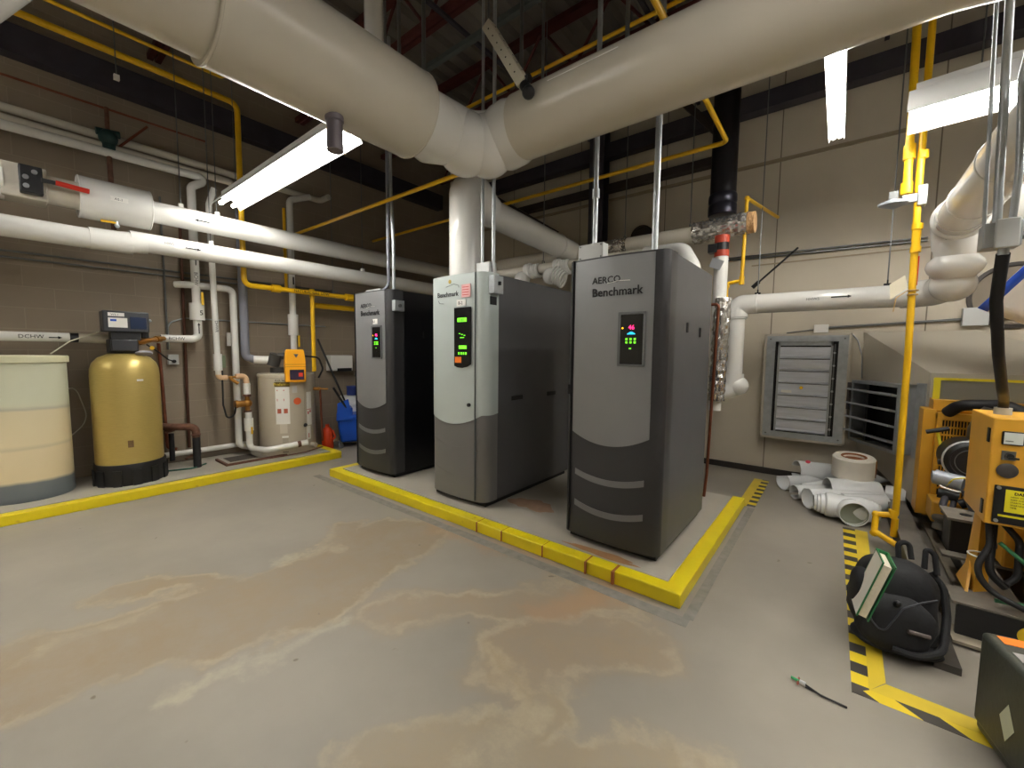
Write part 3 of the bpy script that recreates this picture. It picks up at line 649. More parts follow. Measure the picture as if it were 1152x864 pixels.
for x0 in (-3.05, -2.62):
    mb = MB().tube([(x0-.06, 4.2, 2.46), (x0-.0, 4.2, 2.47)], .095, 0, 28)
    for k in range(4): mb.torus((x0+.02+.035*k, 4.18, 2.45), (1, 0, .2), .07, .022, 28, 8)
    mb.sphere((x0-.1, 4.15, 2.36), .10, 20, 12)
    obj('valve_cover', mb, JACKET, h2)
mb = MB()
for k in range(5): mb.torus((-2.62+.03*k, 4.05, 2.36-.02*k), (1, .2, -.4), .085, .014, 30, 6)
obj('curled_jacket_end', mb, JACKET, h2)
obj('riser_elbow', MB().tube([(-1.6, 4.2, 2.47), (-1.2, 4.05, 2.42), (-1.05, 3.85, 2.2), (-1.05, 3.85, 1.9)], .075, .15, 24), JACKET, h2)
for x, y, z, lab in ((-2.87, 4.2, 2.53, 'thin hanger rod of the lower header between the middle and nearest boilers'), (-2.45, 4.62, 2.78, 'thin hanger rod with ring on the header left of the foil joint'), (-1.30, 4.62, 2.78, 'thin hanger rod on the header left of the foil wrapped end'), (-2.02, 4.62, 2.78, 'thin hanger rod just right of the white box of the nearest boiler')):
    t = thing('hanger_rod', lab, 'rod', (x, y, z)); obj('rod', MB().cyl((x, y, z+.03), (x, y, CZ-.1), .006, 8), STEEL, t); obj('clevis', MB().torus((x, y, z+.015), (1, 0, 0), .022, .007, 16, 6).box((x-.02, y-.02, z-.02), (x+.02, y+.02, z)), STEEL, t)
for x, z in ((-3.45, 3.05), (-2.28, 3.1)):
    tag(obj('wall_sleeve', MB().lathe([(.16, 0), (.16, .06), (.14, .06), (.13, .005)], 30, Matrix.Translation((x, BY, z)) @ Matrix.Rotation(PI/2, 4, 'X')), mat('dark_brown_sleeve', (62, 52, 44), .7)), 'round dark opening in the back wall ' + ('left of the dark column' if x < -3 else 'right of the dark column'), 'opening')

# ------------------------------------------------------------------ cluster right of the nearest boiler
cl = thing('vertical_pipe', 'white vertical pipe with orange and black valve behind the nearest boiler', 'pipe', (-.95, 4.45, 1.5))
obj('pipe_jacket', MB().cyl((-.95, 4.45, .9), (-.95, 4.45, 2.40), .062, 24), JACKET, cl)
obj('valve_flange', MB().cyl((-.95, 4.45, 2.40), (-.95, 4.45, 2.46), .066, 20), mat('orange_red_flange', (176, 62, 36), .5), cl)
obj('valve_flange', MB().cyl((-.95, 4.45, 2.53), (-.95, 4.45, 2.60), .066, 20), MATS['orange_red_flange'], cl)
obj('valve_body', MB().cyl((-.95, 4.45, 2.46), (-.95, 4.45, 2.53), .062, 20).box((-1.06, 4.38, 2.44), (-.98, 4.46, 2.52)), BLACKM, cl)
obj('tag_plate', MB().box((-1.03, 4.36, 2.28), (-.92, 4.365, 2.37), rot('Y', 25, (-.98, 4.36, 2.32))), mat('grey_tag', (150, 152, 154), .5), cl)
obj('insulation_wrap', crinkle((-.93, 4.42, 1.0), (-.91, 4.42, 2.0), .07, 30, 30, .009, 8), FOIL, cl, ang=20)
g = thing('gas_pipe', 'yellow gas pipe looping up beside the foil wrapped pipe end', 'pipe', (-.8, 4.6, 2))
obj('pipe', MB().tube([(-.62, 5.5, 2.98), (-.78, 4.6, 2.96), (-.79, 4.6, 2.18), (-1.0, 4.6, 2.15)], .017, .04, 12).cyl((-.92, 4.6, 2.15), (-.92, 4.6, 1.88), .017, 12), YPIPE, g)
obj('fitting', MB().cyl((-.92, 4.6, 2.12), (-.92, 4.6, 2.18), .025, 12), YPIPE, g); obj('fitting', MB().cyl((-.79, 4.6, 2.14), (-.79, 4.6, 2.22), .023, 12), YPIPE, g); obj('fitting', MB().sphere((-.78, 4.6, 2.96), .024, 12, 8), YPIPE, g)
tag(obj('copper_pipe', MB().tube([(-1.1, 4.2, 1.92), (-.90, 4.2, 1.92), (-.935, 4.2, .3), (-.95, 4.2, .085)], .014, .03, 12), COPPER), 'copper pipe running down the right rear edge of the nearest boiler', 'pipe')
tag(obj('handle_lever', MB().cyl((-.78, 5.3, 2.22), (-.40, 5.3, 2.58), .010, 10).cyl((-.80, 5.3, 2.20), (-.74, 5.3, 2.26), .022, 10), BLACKM), 'black and silver lever rod slanting up in front of the back wall', 'rod')
tag(obj('conduit', MB().tube([(-1.2, BY-.03, 2.63), (.62, BY-.03, 2.60)], .012, 0, 10).tube([(-1.2, BY-.03, 2.66), (.62, BY-.03, 2.63)], .008, 0, 10), STEEL), 'pair of grey conduits running across the back wall above the white pipe', 'conduit')

# back wall white pipe loop
bp_ = thing('insulated_pipe', 'white jacketed pipe along the back wall above the louvered vent with elbows at both ends', 'pipe', (0, 4.9, 1.97))
PY = 4.98
obj('pipe_jacket', MB().tube([(-.80, PY, 1.985), (.42, PY, 1.985)], .098, 0, 36), JACKET, bp_)
obj('down_pipe', MB().tube([(-.885, PY, 1.93), (-.885, PY, 1.2)], .082, 0, 30), JACKET, bp_)
obj('top_elbow_cover', MB().tube([(-.88, PY, 1.85), (-.885, PY, 1.985), (-.70, PY, 1.985)], .101, .10, 30), JACKET, bp_)
obj('bottom_elbow_cover', MB().tube([(-.885, PY, 1.25), (-.885, PY, 1.06), (-1.1, PY-.05, 1.06)], .10, .13, 30, 10).torus((-.885, PY, 1.22), (0, 0, 1), .082, .012).sphere((-.84, PY, 1.12), .105, 26, 16), JACKET, bp_)
mb = MB().torus((-.70, PY, 1.985), (1, 0, 0), .098, .008).torus((-.885, PY, 1.84), (0, 0, 1), .09, .008)
obj('cover_band', mb, JACKET, bp_)
obj('flow_arrow', MB().box((-.09, PY-.1005, 1.992), (.03, PY-.096, 2.004)).add([(.03, PY-.1005, 1.984), (.06, PY-.1005, 1.998), (.03, PY-.1005, 2.012)], [(0, 1, 2)]), INK, bp_)
text('pipe_lettering', 'HHWS', .035, front(-.28, PY-.0995, 1.98), mat('grey_ink', (110, 110, 112), .7, noise=0), bp_, .0008)
# fitting covers at right
mb = MB().tube([(.40, PY, 1.985), (.60, PY-.1, 1.99), (.66, PY-.28, 2.04)], .112, .12, 30)
mb.torus((.45, PY-.02, 1.985), (1, -.2, 0), .10, .016).sphere((.66, PY-.30, 2.02), .135, 28, 18)
obj('lower_elbow_cover', mb, JACKET, bp_)
mb = MB().lathe([(.11, 0), (.15, .05), (.165, .09), (.155, .13), (.12, .17), (.13, .21), (.145, .27), (.13, .32)], 40, Matrix.Translation((.655, PY-.34, 2.06)) @ Matrix.Rotation(.12, 4, 'X'))
obj('bulging_valve_cover', mb, JACKET, bp_)
mb = MB().tube([(.655, PY-.36, 2.30), (.63, PY-.42, 2.46), (.62, PY-.75, 2.46)], .138, .16, 36, 12)
mb.torus((.625, PY-.62, 2.455), (0, 1, 0), .135, .022, 40, 10)
obj('upper_elbow_cover', mb, JACKET, bp_)
obj('overhead_run', MB().tube([(.62, PY-.7, 2.455), (.62, .3, 2.455)], .128, 0, 40), JACKET, bp_)
for yy in (3.2, 3.9): obj('overhead_joint', MB().torus((.62, yy, 2.455), (0, 1, 0), .126, .008), JACKET, bp_)
obj('red_valve_handle', MB().box((.43, 4.60, 2.02), (.455, 4.62, 2.25)), REDM, bp_, .004)
for x, lab in ((-.70, 'thin rod hanging the left end of the white back wall pipe'), (.30, 'thin rod hanging the middle of the white back wall pipe')):
    t = thing('hanger_rod', lab, 'rod', (x, PY, 2.09)); obj('rod', MB().cyl((x, PY, 2.10), (x, PY, CZ-.1), .005, 8), STEEL, t); obj('clevis', MB().box((x-.025, PY-.02, 2.078), (x+.025, PY+.02, 2.10)).torus((x, PY, 2.115), (1, 0, 0), .015, .006, 12, 6), IRON, t)

h3 = thing('insulated_pipe', 'cream jacketed pipe going off the right edge behind the grey conduit box', 'pipe', (.9, 4.0, 2.41))
obj('pipe_jacket', MB().tube([(.83, 4.0, 2.41), (3.5, 4.0, 2.41)], .165, 0, 36), JACKET, h3)
# ------------------------------------------------------------------ yellow gas pipes overhead
def gas(label, path, r, R=.06, fits=(), name='gas_pipe'):
    t = thing(name, label, 'pipe', path[0]); obj('pipe', MB().tube(path, r, R, 14), YPIPE, t)
    for a, b, rr in fits: obj('fitting', MB().cyl(a, b, rr, 16), YPIPE, t)
    return t
gas('thin yellow pipe crossing behind the conduits and turning up past the dark vent stack', [(-6.15, 4.0, 3.265), (-.853, 4.0, 3.27), (-.853, 1.2, 3.30)], .019, .05)
gas('thin yellow pipe crossing at upper left behind the rearmost boiler conduit', [(-6.2, 2.62, 3.02), (-2.45, 2.62, 3.01)], .019, .05)
gas('high yellow pipe beside the red roof joist', [(-4.0, 4.0, 4.62), (1.5, 4.0, 4.62)], .02)
gas('yellow pipe end slanting above the right big pipe near the shiny tube', [(-.98, 1.5, 4.2), (-.88, 2.08, 3.45)], .022)
gmain = gas('wide yellow gas main along the upper left wall dropping down toward the water heater', [(-5.7, -2.0, 4.33), (-5.7, 1.93, 4.33), (-5.7, 1.93, 2.24), (-5.7, 3.3, 2.235), (-5.7, 3.42, 2.23)], .031, .08,
    [((-5.7, 3.24, 2.235), (-5.7, 3.36, 2.235), .05), ((-5.7, 2.24, 2.24), (-5.7, 2.34, 2.24), .05)])
gas('thinner yellow pipe high along the upper left wall', [(-5.6, -2, 4.48), (-5.6, 1.78, 4.50), (-5.6, 1.78, 4.6)], .017)
gl = gas('slim yellow pipe dropping down the wall to the top of the water heater', [(-5.78, 2.79, 2.30), (-5.78, 2.79, 1.16)], .028, 0, [((-5.78, 2.79, 2.18), (-5.78, 2.79, 2.30), .034)])
gas('slim yellow pipe dropping behind the white pipes beside the grey exhaust pipe', [(-5.78, 2.45, 3.3), (-5.78, 2.45, 2.27)], .019, 0)
gas('yellow pipe running along the wall behind the rearmost boiler', [(-5.95, 2.9, 2.10), (-5.95, 4.8, 2.10)], .04, 0)
text('pipe_lettering', 'NATURAL GAS  LOW', .05, side(-5.6685, 2.5, 2.222), INK, gmain, .001)
t = thing('hanger_rod', 'thin rod with clamp holding the wide yellow gas main by the water heater', 'rod', (-5.7, 3.05, 2.3)); obj('rod', MB().cyl((-5.7, 3.05, 2.30), (-5.7, 3.05, CZ-.1), .005, 8), STEEL, t); obj('clevis', MB().box((-5.72, 3.03, 2.272), (-5.68, 3.07, 2.31)), STEEL, t)

# ------------------------------------------------------------------ left wall jacketed pipes
PXL = -5.5
up = thing('insulated_pipe', 'upper white jacketed pipe along the left wall with red handled valve', 'pipe', (PXL, 1, 2.83))
obj('pipe_jacket', MB().tube([(PXL, .95, 2.833), (PXL, 5.2, 2.833)], .106, 0, 36), JACKET, up)
obj('valve_jacket', MB().cyl((PXL, .55, 2.833), (PXL, 1.04, 2.833), .185, 44), JACKET, up)
for yy in (.55, 1.04): obj('seam_band', MB().torus((PXL, yy, 2.833), (0, 1, 0), .182, .007), JACKET, up)
obj('narrow_jacket', MB().cyl((PXL, .28, 2.833), (PXL, .6, 2.833), .12, 36), JACKET2, up)
obj('box_jacket', MB().box((PXL-.14, .10, 2.70), (PXL+.13, .36, 2.97)), JACKET2, up, .012)
obj('end_run', MB().cyl((PXL, -2.5, 2.833), (PXL, .12, 2.833), .15, 36), JACKET, up)
v = obj('valve_gearbox', MB().box((PXL+.13, .20, 2.73), (PXL+.21, .33, 2.95)), BLACKM, up, .008)
for a, b in ((.235, 2.85), (.285, 2.90), (.235, 2.78)): obj('bolt', MB().cyl((PXL+.21, a, b), (PXL+.225, a, b), .018, 12), mat('zinc_bolt', (190, 192, 196), .3, .9), v)
hnd = obj('valve_lever', MB().box((PXL+.2, .32, 2.835), (PXL+.225, .41, 2.865)), BLACKM, up)
obj('red_grip', MB().tube([(PXL+.215, .40, 2.853), (PXL+.215, .60, 2.84)], .022, 0, 12), REDM, hnd)
lb = obj('label_plate', MB().box((PXL+.183, .74, 2.815), (PXL+.1865, .86, 2.855)), LABELW, up)
text('label_text', 'AS-1', .03, side(PXL+.187, .765, 2.824), INK, lb, .0006)
obj('drain_tap', MB().tube([(PXL+.06, .79, 2.66), (PXL+.06, .79, 2.60)], .012, 0, 10).sphere((PXL+.06, .79, 2.62), .02, 12, 8), GALV, up)
obj('yellow_lever', MB().box((PXL+.05, .68, 2.635), (PXL+.07, .79, 2.648)), YPIPE, up)
text('pipe_lettering', 'HWR', .035, side(PXL+.1065, 1.78, 2.82), MATS['grey_ink'], up, .0008)
obj('flow_arrow', MB().box((PXL+.104, 1.42, 2.812), (PXL+.108, 1.52, 2.824)).add([(PXL+.108, 1.38, 2.818), (PXL+.108, 1.42, 2.802), (PXL+.108, 1.42, 2.834)], [(0, 1, 2)]), INK, up)
lo = thing('insulated_pipe', 'lower white jacketed pipe along the left wall passing behind the rearmost boiler top', 'pipe', (PXL, 1, 2.51))
obj('pipe_jacket', MB().tube([(PXL, -2.5, 2.47), (PXL, .9, 2.47)], .092, 0, 36).tube([(PXL, .88, 2.512), (PXL, 5.2, 2.512)], .096, 0, 36), JACKET, lo)
obj('joint_cover', MB().tube([(PXL, .6, 2.475), (PXL, .8, 2.48), (PXL, 1.0, 2.505)], .1, 0, 36), JACKET, lo)
text('pipe_lettering', 'HWS', .035, side(PXL+.0965, 1.13, 2.515), MATS['grey_ink'], lo, .0008)
obj('flow_arrow', MB().box((PXL+.094, 1.30, 2.505), (PXL+.098, 1.40, 2.517)).add([(PXL+.098, 1.44, 2.511), (PXL+.098, 1.40, 2.495), (PXL+.098, 1.40, 2.527)], [(0, 1, 2)]), INK, lo)
for (x, y, z, lab) in ((PXL, 1.62, 2.94, 'thin rod with white saddle on the upper white pipe near the strip light'), (PXL, 1.55, 2.61, 'thin rod with small white saddle on the lower white pipe'), (PXL, 3.9, 2.94, 'thin rod on the upper white pipe above the rearmost boiler'), (PXL, 3.4, 2.61, 'thin rod on the lower white pipe above the rearmost boiler'), (PXL, .86, 4.0, 'thin rod with a small glinting clip hanging free at upper left'), (-5.5, 1.30, 2.94, 'thin rod left of the strip light end')):
    t = thing('hanger_rod', lab, 'rod', (x, y, z)); obj('rod', MB().cyl((x, y, z+.02), (x, y, CZ-.1), .005, 8), STEEL, t); obj('saddle', MB().box((x-.02, y-.02, z-.01), (x+.02, y+.02, z+.035)), WHITE, t)
X6 = -6.03
tp = []
for k, (z, x, y1) in enumerate(((3.645, -6.10, 3.2), (3.53, -6.05, 1.98), (3.425, -6.03, 1.55))):
    lab = ['topmost of three slim cream pipes high along the left wall', 'middle of three slim cream pipes high along the left wall', 'lowest of three slim cream pipes high on the left wall, turning down behind the tanks'][k]
    t = thing('insulated_pipe', lab, 'pipe', (x, 0, z))
    if k == 0: path = [(x, -2.5, z), (x, 3.1, z), (x+.25, 3.1, z)]
    elif k == 1: path = [(x, -2.5, z), (x, y1, z), (x, y1, z-.2)]
    else: path = [(x, -2.5, z), (x, 1.72, z+.06), (x, 1.53, z-.08), (x, 1.53, 1.575), (x, 1.18, 1.575)]
    mbp = MB().tube(path, .04 if k < 2 else .044, .07, 20, 8)
    obj('pipe_jacket', mbp, JACKET2 if k < 2 else JACKET, t)
    if k == 2:
        obj('valve_cover', MB().cyl((x, 1.53, 1.80), (x, 1.53, 2.0), .075, 28), JACKET, t)
        obj('yellow_lever', MB().box((x+.06, 1.56, 1.98), (x+.075, 1.585, 2.13)), YPIPE, t)
        text('pipe_lettering', 'BCHW', .05, side(x+.0445, 1.51, 2.36, -PI/2), INK, t, .001)
        text('pipe_lettering', 'BCHW', .05, side(x+.0445, 1.24, 1.56), INK, t, .001)
        text('valve_number', '5', .08, side(x+.0755, 1.535, 1.86), INK, t, .001)
        obj('flow_arrow', MB().box((x+.042, 1.526, 2.44), (x+.046, 1.536, 2.56)).add([(x+.046, 1.517, 2.56), (x+.046, 1.531, 2.60), (x+.046, 1.545, 2.56)], [(0, 1, 2)]).box((x+.042, 1.526, 1.64), (x+.046, 1.536, 1.74)).add([(x+.046, 1.517, 1.74), (x+.046, 1.531, 1.77), (x+.046, 1.545, 1.74)], [(0, 1, 2)]), INK, t)
def vpipe(label, path, r, texts=(), R=.06, m=JACKET, covers=(), levers=()):
    t = thing('insulated_pipe', label, 'pipe', path[0]); obj('pipe_jacket', MB().tube(path, r, R, 20, 8), m, t)
    for y, z0, z1, rr in covers: obj('valve_cover', MB().cyl((path[0][0], y, z0), (path[0][0], y, z1), rr, 26), JACKET, t)
    for y, z0, z1 in levers: obj('yellow_lever', MB().box((path[0][0]+rr, y, z0), (path[0][0]+rr+.012, y+.022, z1)), YPIPE, t)
    for s, y, z in texts: text('pipe_lettering', s, .045, side(path[0][0]+r+.0008, y, z, -PI/2), INK, t, .001)
    return t
vpipe('slim white pipe dropping from the upper left to the copper pump loop', [(-5.9, 1.72, 3.35), (-5.9, 1.66, 3.15), (-5.9, 1.68, 1.15)], .032, [('DHWR', 1.66, 1.80)], .05, JACKET, [(1.68, 1.20, 1.40, .045)], [(1.68, 1.2, 1.2)])
vpipe('white pipe turning off the wall behind the yellow drop and running down to the pad', [(-6.12, 1.36, 2.21), (-6.03, 1.45, 2.21), (-6.03, 1.91, 2.21), (-6.03, 1.91, .22), (-6.03, 2.05, .17)], .040, [('DCHW', 1.895, 2.10)], .07, JACKET, [(1.91, 1.50, 1.67, .06)], [(1.93, 1.38, 1.56)])
vwh = vpipe('white pipe with large cover dropping onto the water heater left of the slim yellow pipe', [(-6.0, 2.9, 3.62), (-6.0, 2.62, 3.5), (-6.0, 2.62, 1.30)], .042, (), .08, JACKET, [(2.62, 1.66, 1.95, .066)], [(2.65, 1.50, 1.66)])
obj('flow_arrow', MB().box((-5.959, 2.615, 2.36), (-5.955, 2.63, 2.46)), INK, vwh)
# brine line from left, horizontal
h = thing('insulated_pipe', 'white pipe lettered DCHW running left from the softener behind the brine tank', 'pipe', (-5.98, 0, 1.56))
obj('pipe_jacket', MB().tube([(-5.98, -2.5, 1.56), (-5.98, .47, 1.56)], .045, 0, 22), JACKET, h)
obj('black_band', MB().cyl((-5.98, .47, 1.56), (-5.98, .53, 1.56), .047, 22), BLACKM, h)
obj('pipe_jacket', MB().tube([(-5.98, .53, 1.56), (-5.98, .78, 1.55)], .05, 0, 22), JACKET2, h)
text('pipe_lettering', 'DCHW', .05, side(-5.934, .14, 1.545), INK, h, .001)
obj('flow_arrow', MB().box((-5.936, .33, 1.55), (-5.932, .39, 1.56)).add([(-5.932, .39, 1.54), (-5.932, .42, 1.555), (-5.932, .39, 1.57)], [(0, 1, 2)]), INK, h)
# wall conduits
tag(obj('conduit', MB().tube([(LX+.03, -2.5, 2.37), (LX+.03, 3.4, 2.37)], .010, 0, 8), STEEL), 'upper thin conduit along the left wall below the white pipes', 'conduit')
tag(obj('conduit', MB().tube([(LX+.03, -2.5, 2.31), (LX+.03, 3.4, 2.31)], .010, 0, 8), STEEL), 'lower thin conduit along the left wall below the white pipes', 'conduit')
tag(obj('conduit', MB().tube([(LX+.03, 1.28, 3.2), (LX+.03, 1.28, 1.45)], .010, 0, 8), STEEL), 'thin vertical conduit on the wall just right of the gold tank', 'conduit')
tag(obj('conduit', MB().tube([(LX+.02, 1.29, 1.45), (LX+.02, 1.29, 1.76), (LX+.02, 1.45, 1.83), (LX+.02, 3.2, 1.82)], .008, .1, 8), GALV), 'thin conduit curving from the outlet box and along the wall behind the white pipes', 'conduit')
j = jbox(LX, 1.27, 1.27, LX+.06, 1.37, 1.39, 'small grey outlet box on the wall right of the gold tank', CASTG)
obj('plug', MB().cyl((LX+.06, 1.32, 1.31), (LX+.09, 1.32, 1.31), .02, 12), BLACKM, j)
tag(obj('power_cord', MB().tube([(LX+.09, 1.32, 1.31), (-6.08, 1.25, 1.33), (-5.9, 1.13, 1.42), (-5.82, 1.02, 1.50)], .007, .1, 8), RUBBER), 'black cord from the softener head to the outlet box', 'cord')
# copper lines
tag(obj('copper_pipe', MB().tube([(LX+.06, 1.19, 1.52), (LX+.06, 1.22, .28), (LX+.10, 1.30, .26)], .017, .04, 12), COPPER), 'copper pipe close beside the gold tank running down to the pad', 'pipe')
tag(obj('copper_pipe', MB().tube([(LX+.05, 1.45, 3.1), (LX+.05, 1.43, .25)], .016, .04, 12), mat('dark_copper', (92, 58, 44), .5, .6, noise=.2)), 'darker copper pipe right of the outlet box running down the wall', 'pipe')
tag(obj('copper_pipe', MB().tube([(LX+.2, -2.5, 3.90), (LX+.2, 1.7, 3.92)], .011, 0, 10), COPPER), 'thin copper pipe high along the left wall above the cream pipes', 'pipe')
tag(obj('copper_pipe', MB().tube([(LX+.2, .84, 3.45), (LX+.2, 1.17, 3.87)], .012, 0, 10), COPPER), 'short copper pipe slanting beside the dark green fitting', 'pipe')
t = thing('pressure_regulator', 'dark green fitting on a dark vertical pipe high on the left wall', 'valve', (LX+.1, .85, 3.5))
obj('body', MB().sphere((LX+.22, .85, 3.62), .085, 18, 12, (1, .9, 1)).cyl((LX+.22, .85, 3.50), (LX+.22, .85, 3.60), .055, 14).cyl((LX+.22, .76, 3.66), (LX+.22, .94, 3.68), .035, 12), mat('dark_green_paint', (22, 56, 52), .5), t)
obj('pipe', MB().cyl((LX+.22, .85, 2.7), (LX+.22, .85, 3.52), .022, 12).cyl((LX+.22, .85, 3.68), (LX+.22, .85, 3.92), .018, 12), RUST, t)
# iron piping low
ir = thing('drain_pipe', 'black and rusty iron pipe elbowing down into the pad right of the gold tank', 'pipe', (-5.9, 1.4, .085))
obj('black_riser', MB().cyl((-5.78, 1.40, .086), (-5.78, 1.40, .45), .038, 18), IRON, ir); obj('black_riser', MB().cyl((-6.0, 1.22, .16), (-6.0, 1.22, .48), .026, 14), IRON, ir)
obj('rusty_elbow', MB().tube([(-5.78, 1.40, .44), (-5.78, 1.40, .56), (-5.86, 1.24, .57), (-6.0, 1.14, .57)], .040, .08, 18).torus((-5.78, 1.40, .47), (0, 0, 1), .038, .009), RUST, ir)
obj('rusty_branch', MB().tube([(-6.0, 1.16, .50), (-6.0, 1.25, .52)], .018, 0, 12), RUST, ir); obj('rusty_branch', MB().tube([(-5.8, 1.3, .20), (-6.05, 1.5, .22)], .012, 0, 10), RUST, ir)
tag(obj('drain_pipe', MB().tube([(-6.17, 1.16, .20), (-6.17, 2.1, .20)], .032, 0, 16), WHITE), 'white plastic pipe running low along the foot of the left wall', 'pipe')
tag(obj('garden_hose', MB().tube([(-5.95, .95, .095), (-5.8, 1.15, .095), (-5.72, 1.35, .095), (-5.85, 1.5, .095)], .009, .1, 8), mat('green_hose', (40, 92, 74), .5)), 'thin green hose lying on the pad by the iron pipe', 'hose')
ad = thing('floor_drain_frame', 'rusty angle frame on the pad around the floor sink by the water heater', 'drain', (-5.7, 1.9, .085))
obj('frame', MB().box((-5.58, 1.62, .085), (-5.555, 2.6, .11)).box((-5.95, 1.62, .085), (-5.58, 1.645, .11)), RUST, ad)
obj('sink_opening', MB().box((-6.0, 1.72, .085), (-5.74, 2.02, .089)), mat('dark_sink', (72, 66, 60), .8), ad)

# circulator loop
pu = thing('circulation_pump', 'copper loop with bronze circulator pump left of the water heater', 'pump', (-5.9, 2.0, 1))
obj('peach_elbow', MB().tube([(-5.9, 1.68, 1.22), (-5.9, 1.68, 1.11), (-5.9, 1.77, 1.11)], .032, .05, 14), PVCP, pu)
obj('brass_strainer', MB().tube([(-5.9, 1.76, 1.11), (-5.9, 1.88, 1.115)], .015, 0, 12).cyl((-5.9, 1.80, 1.10), (-5.87, 1.88, 1.03), .02, 12), BRASS, pu)
obj('peach_elbow', MB().tube([(-5.9, 1.86, 1.12), (-5.9, 1.97, 1.12), (-5.9, 1.98, 1.02)], .033, .05, 14), PVCP, pu)
obj('white_sleeve', MB().cyl((-5.9, 1.98, .89), (-5.9, 1.98, 1.03), .040, 16), WHITE, pu)
obj('pump_flange', MB().cyl((-5.9, 1.98, .86), (-5.9, 1.98, .885), .045, 16).cyl((-5.9, 1.98, .655), (-5.9, 1.98, .68), .045, 16), RUST, pu)
obj('pump_body', MB().sphere((-5.9, 1.98, .77), .055, 18, 12).cyl((-5.9, 1.98, .68), (-5.9, 1.98, .86), .028, 14).cyl((-5.9, 1.96, .77), (-5.9, 1.86, .77), .042, 20).cyl((-5.9, 1.87, .77), (-5.9, 1.84, .77), .05, 20), BRASS, pu)
obj('pump_cord', MB().tube([(-5.88, 1.85, .78), (-5.86, 1.82, .64), (-5.86, 1.74, .60), (-5.88, 1.71, .78), (-5.9, 1.72, 1.2)], .010, .08, 10), RUBBER, pu)
obj('lower_pipe', MB().tube([(-5.88, 1.98, .66), (-5.88, 1.98, .19), (-5.56, 2.06, .20), (-5.45, 2.52, .24)], .038, .07, 18, 8), JACKET, pu)
obj('valve_cover', MB().cyl((-5.88, 1.98, .42), (-5.88, 1.98, .58), .052, 20), WHITE, pu)
obj('yellow_lever', MB().box((-5.83, 1.985, .38), (-5.82, 2.005, .47)), YPIPE, pu)
obj('brown_band', MB().cyl((-5.478, 2.40, .228), (-5.470, 2.44, .232), .0395, 18), RUST, pu)
j = jbox(LX+.02, 1.76, 1.22, LX+.09, 1.84, 1.38, 'small green grey switch box on the wall behind the slim white pipe', mat('green_grey_box', (116, 128, 100), .5))

# ------------------------------------------------------------------ brine tank
BC = (-5.86, .13)
bt = thing('brine_tank', 'tall translucent cream brine tank with flat lid at the left edge', 'tank', (*BC, .085))
mb = MB().lathe([(.295, .0), (.303, .02), (.298, .05), (.298, 1.22), (.30, 1.24)], 56, Matrix.Translation((*BC, .085)))
m = mat('translucent_polyethylene', (205, 208, 182), .38, noise=.03, nscale=5)
nt = m.node_tree; N = nt.nodes; L = nt.links; b = N['Principled BSDF']; old = b.inputs['Base Color'].links[0].from_socket
tc = N.new('ShaderNodeTexCoord'); sp = N.new('ShaderNodeSeparateXYZ'); L.new(tc.outputs['Object'], sp.inputs[0])
nz = N.new('ShaderNodeTexNoise'); nz.inputs['Scale'].default_value = 3; L.new(tc.outputs['Object'], nz.inputs['Vector'])
ma = N.new('ShaderNodeMath'); ma.operation = 'MULTIPLY_ADD'; L.new(nz.outputs[0], ma.inputs[0]); ma.inputs[1].default_value = .06; L.new(sp.outputs[2], ma.inputs[2])
cr = N.new('ShaderNodeValToRGB'); cr.color_ramp.interpolation = 'LINEAR'; L.new(ma.outputs[0], cr.inputs[0])
els = cr.color_ramp.elements; els[0].position = .0; els[0].color = (*srgb((96, 104, 108)), 1); els[1].position = 1; els[1].color = (*srgb((206, 208, 184)), 1)
for ps, c in ((.27, (104, 110, 112)), (.30, (214, 198, 160)), (.58, (218, 202, 166)), (.60, (200, 188, 156)), (.63, (218, 204, 168)), (.92, (214, 202, 168)), (.94, (184, 180, 160)), (.97, (206, 206, 182))):
    e = els.new(ps); e.color = (*srgb(c), 1)
L.new(cr.outputs[0], b.inputs['Base Color'])
obj('tank_wall', mb, m, bt)
obj('lid', MB().lathe([(.310, 1.235), (.316, 1.24), (.316, 1.29), (.308, 1.30), (.01, 1.305)], 56, Matrix.Translation((*BC, .085))), mat('cream_lid', (206, 204, 172), .4), bt)
tag(obj('brine_line', MB().tube([(-5.72, .32, 1.40), (-5.75, .45, 1.52), (-5.8, .66, 1.62)], .006, .1, 8), mat('clear_tubing', (190, 186, 166), .4)), 'pale thin tube rising from the brine tank lid to the softener head', 'tube')
tag(obj('brine_line', MB().tube([(-6.0, .42, 1.05), (-6.14, .50, 1.05), (-6.14, .58, .70), (-6.05, .42, .55)], .005, .2, 8), MATS['clear_tubing']), 'pale thin tube looping behind the brine tank beside the gold tank', 'tube')

# ------------------------------------------------------------------ water softener
GC = (-5.76, .83)
ws = thing('water_softener', 'gold fibreglass softener tank with black foot and black control head', 'tank', (*GC, .085))
prof = [(.262, .20), (.268, .30), (.268, 1.18), (.264, 1.25), (.245, 1.31), (.20, 1.365), (.13, 1.40), (.06, 1.41)]
obj('gold_vessel', MB().lathe(prof, 56, Matrix.Translation((*GC, 0))), mat('gold_fibreglass', (190, 168, 98), .36, .45, noise=.06, nscale=20, stretch=(1, 1, 8)), ws)
mb = MB().lathe([(.278, 0), (.284, .02), (.284, .20), (.278, .215), (.262, .215)], 56, Matrix.Translation((*GC, .085)))
ft = obj('foot', mb, BLACKM, ws)
mb = MB()
for k in range(12):
    a = 2*PI*k/12; m_ = Matrix.Translation((GC[0], GC[1], .085)) @ Matrix.Rotation(a, 4, 'Z'); mb.box((.275, -.035, 0), (.293, .035, .16), m_)
obj('foot_rib', mb, BLACKM, ft)
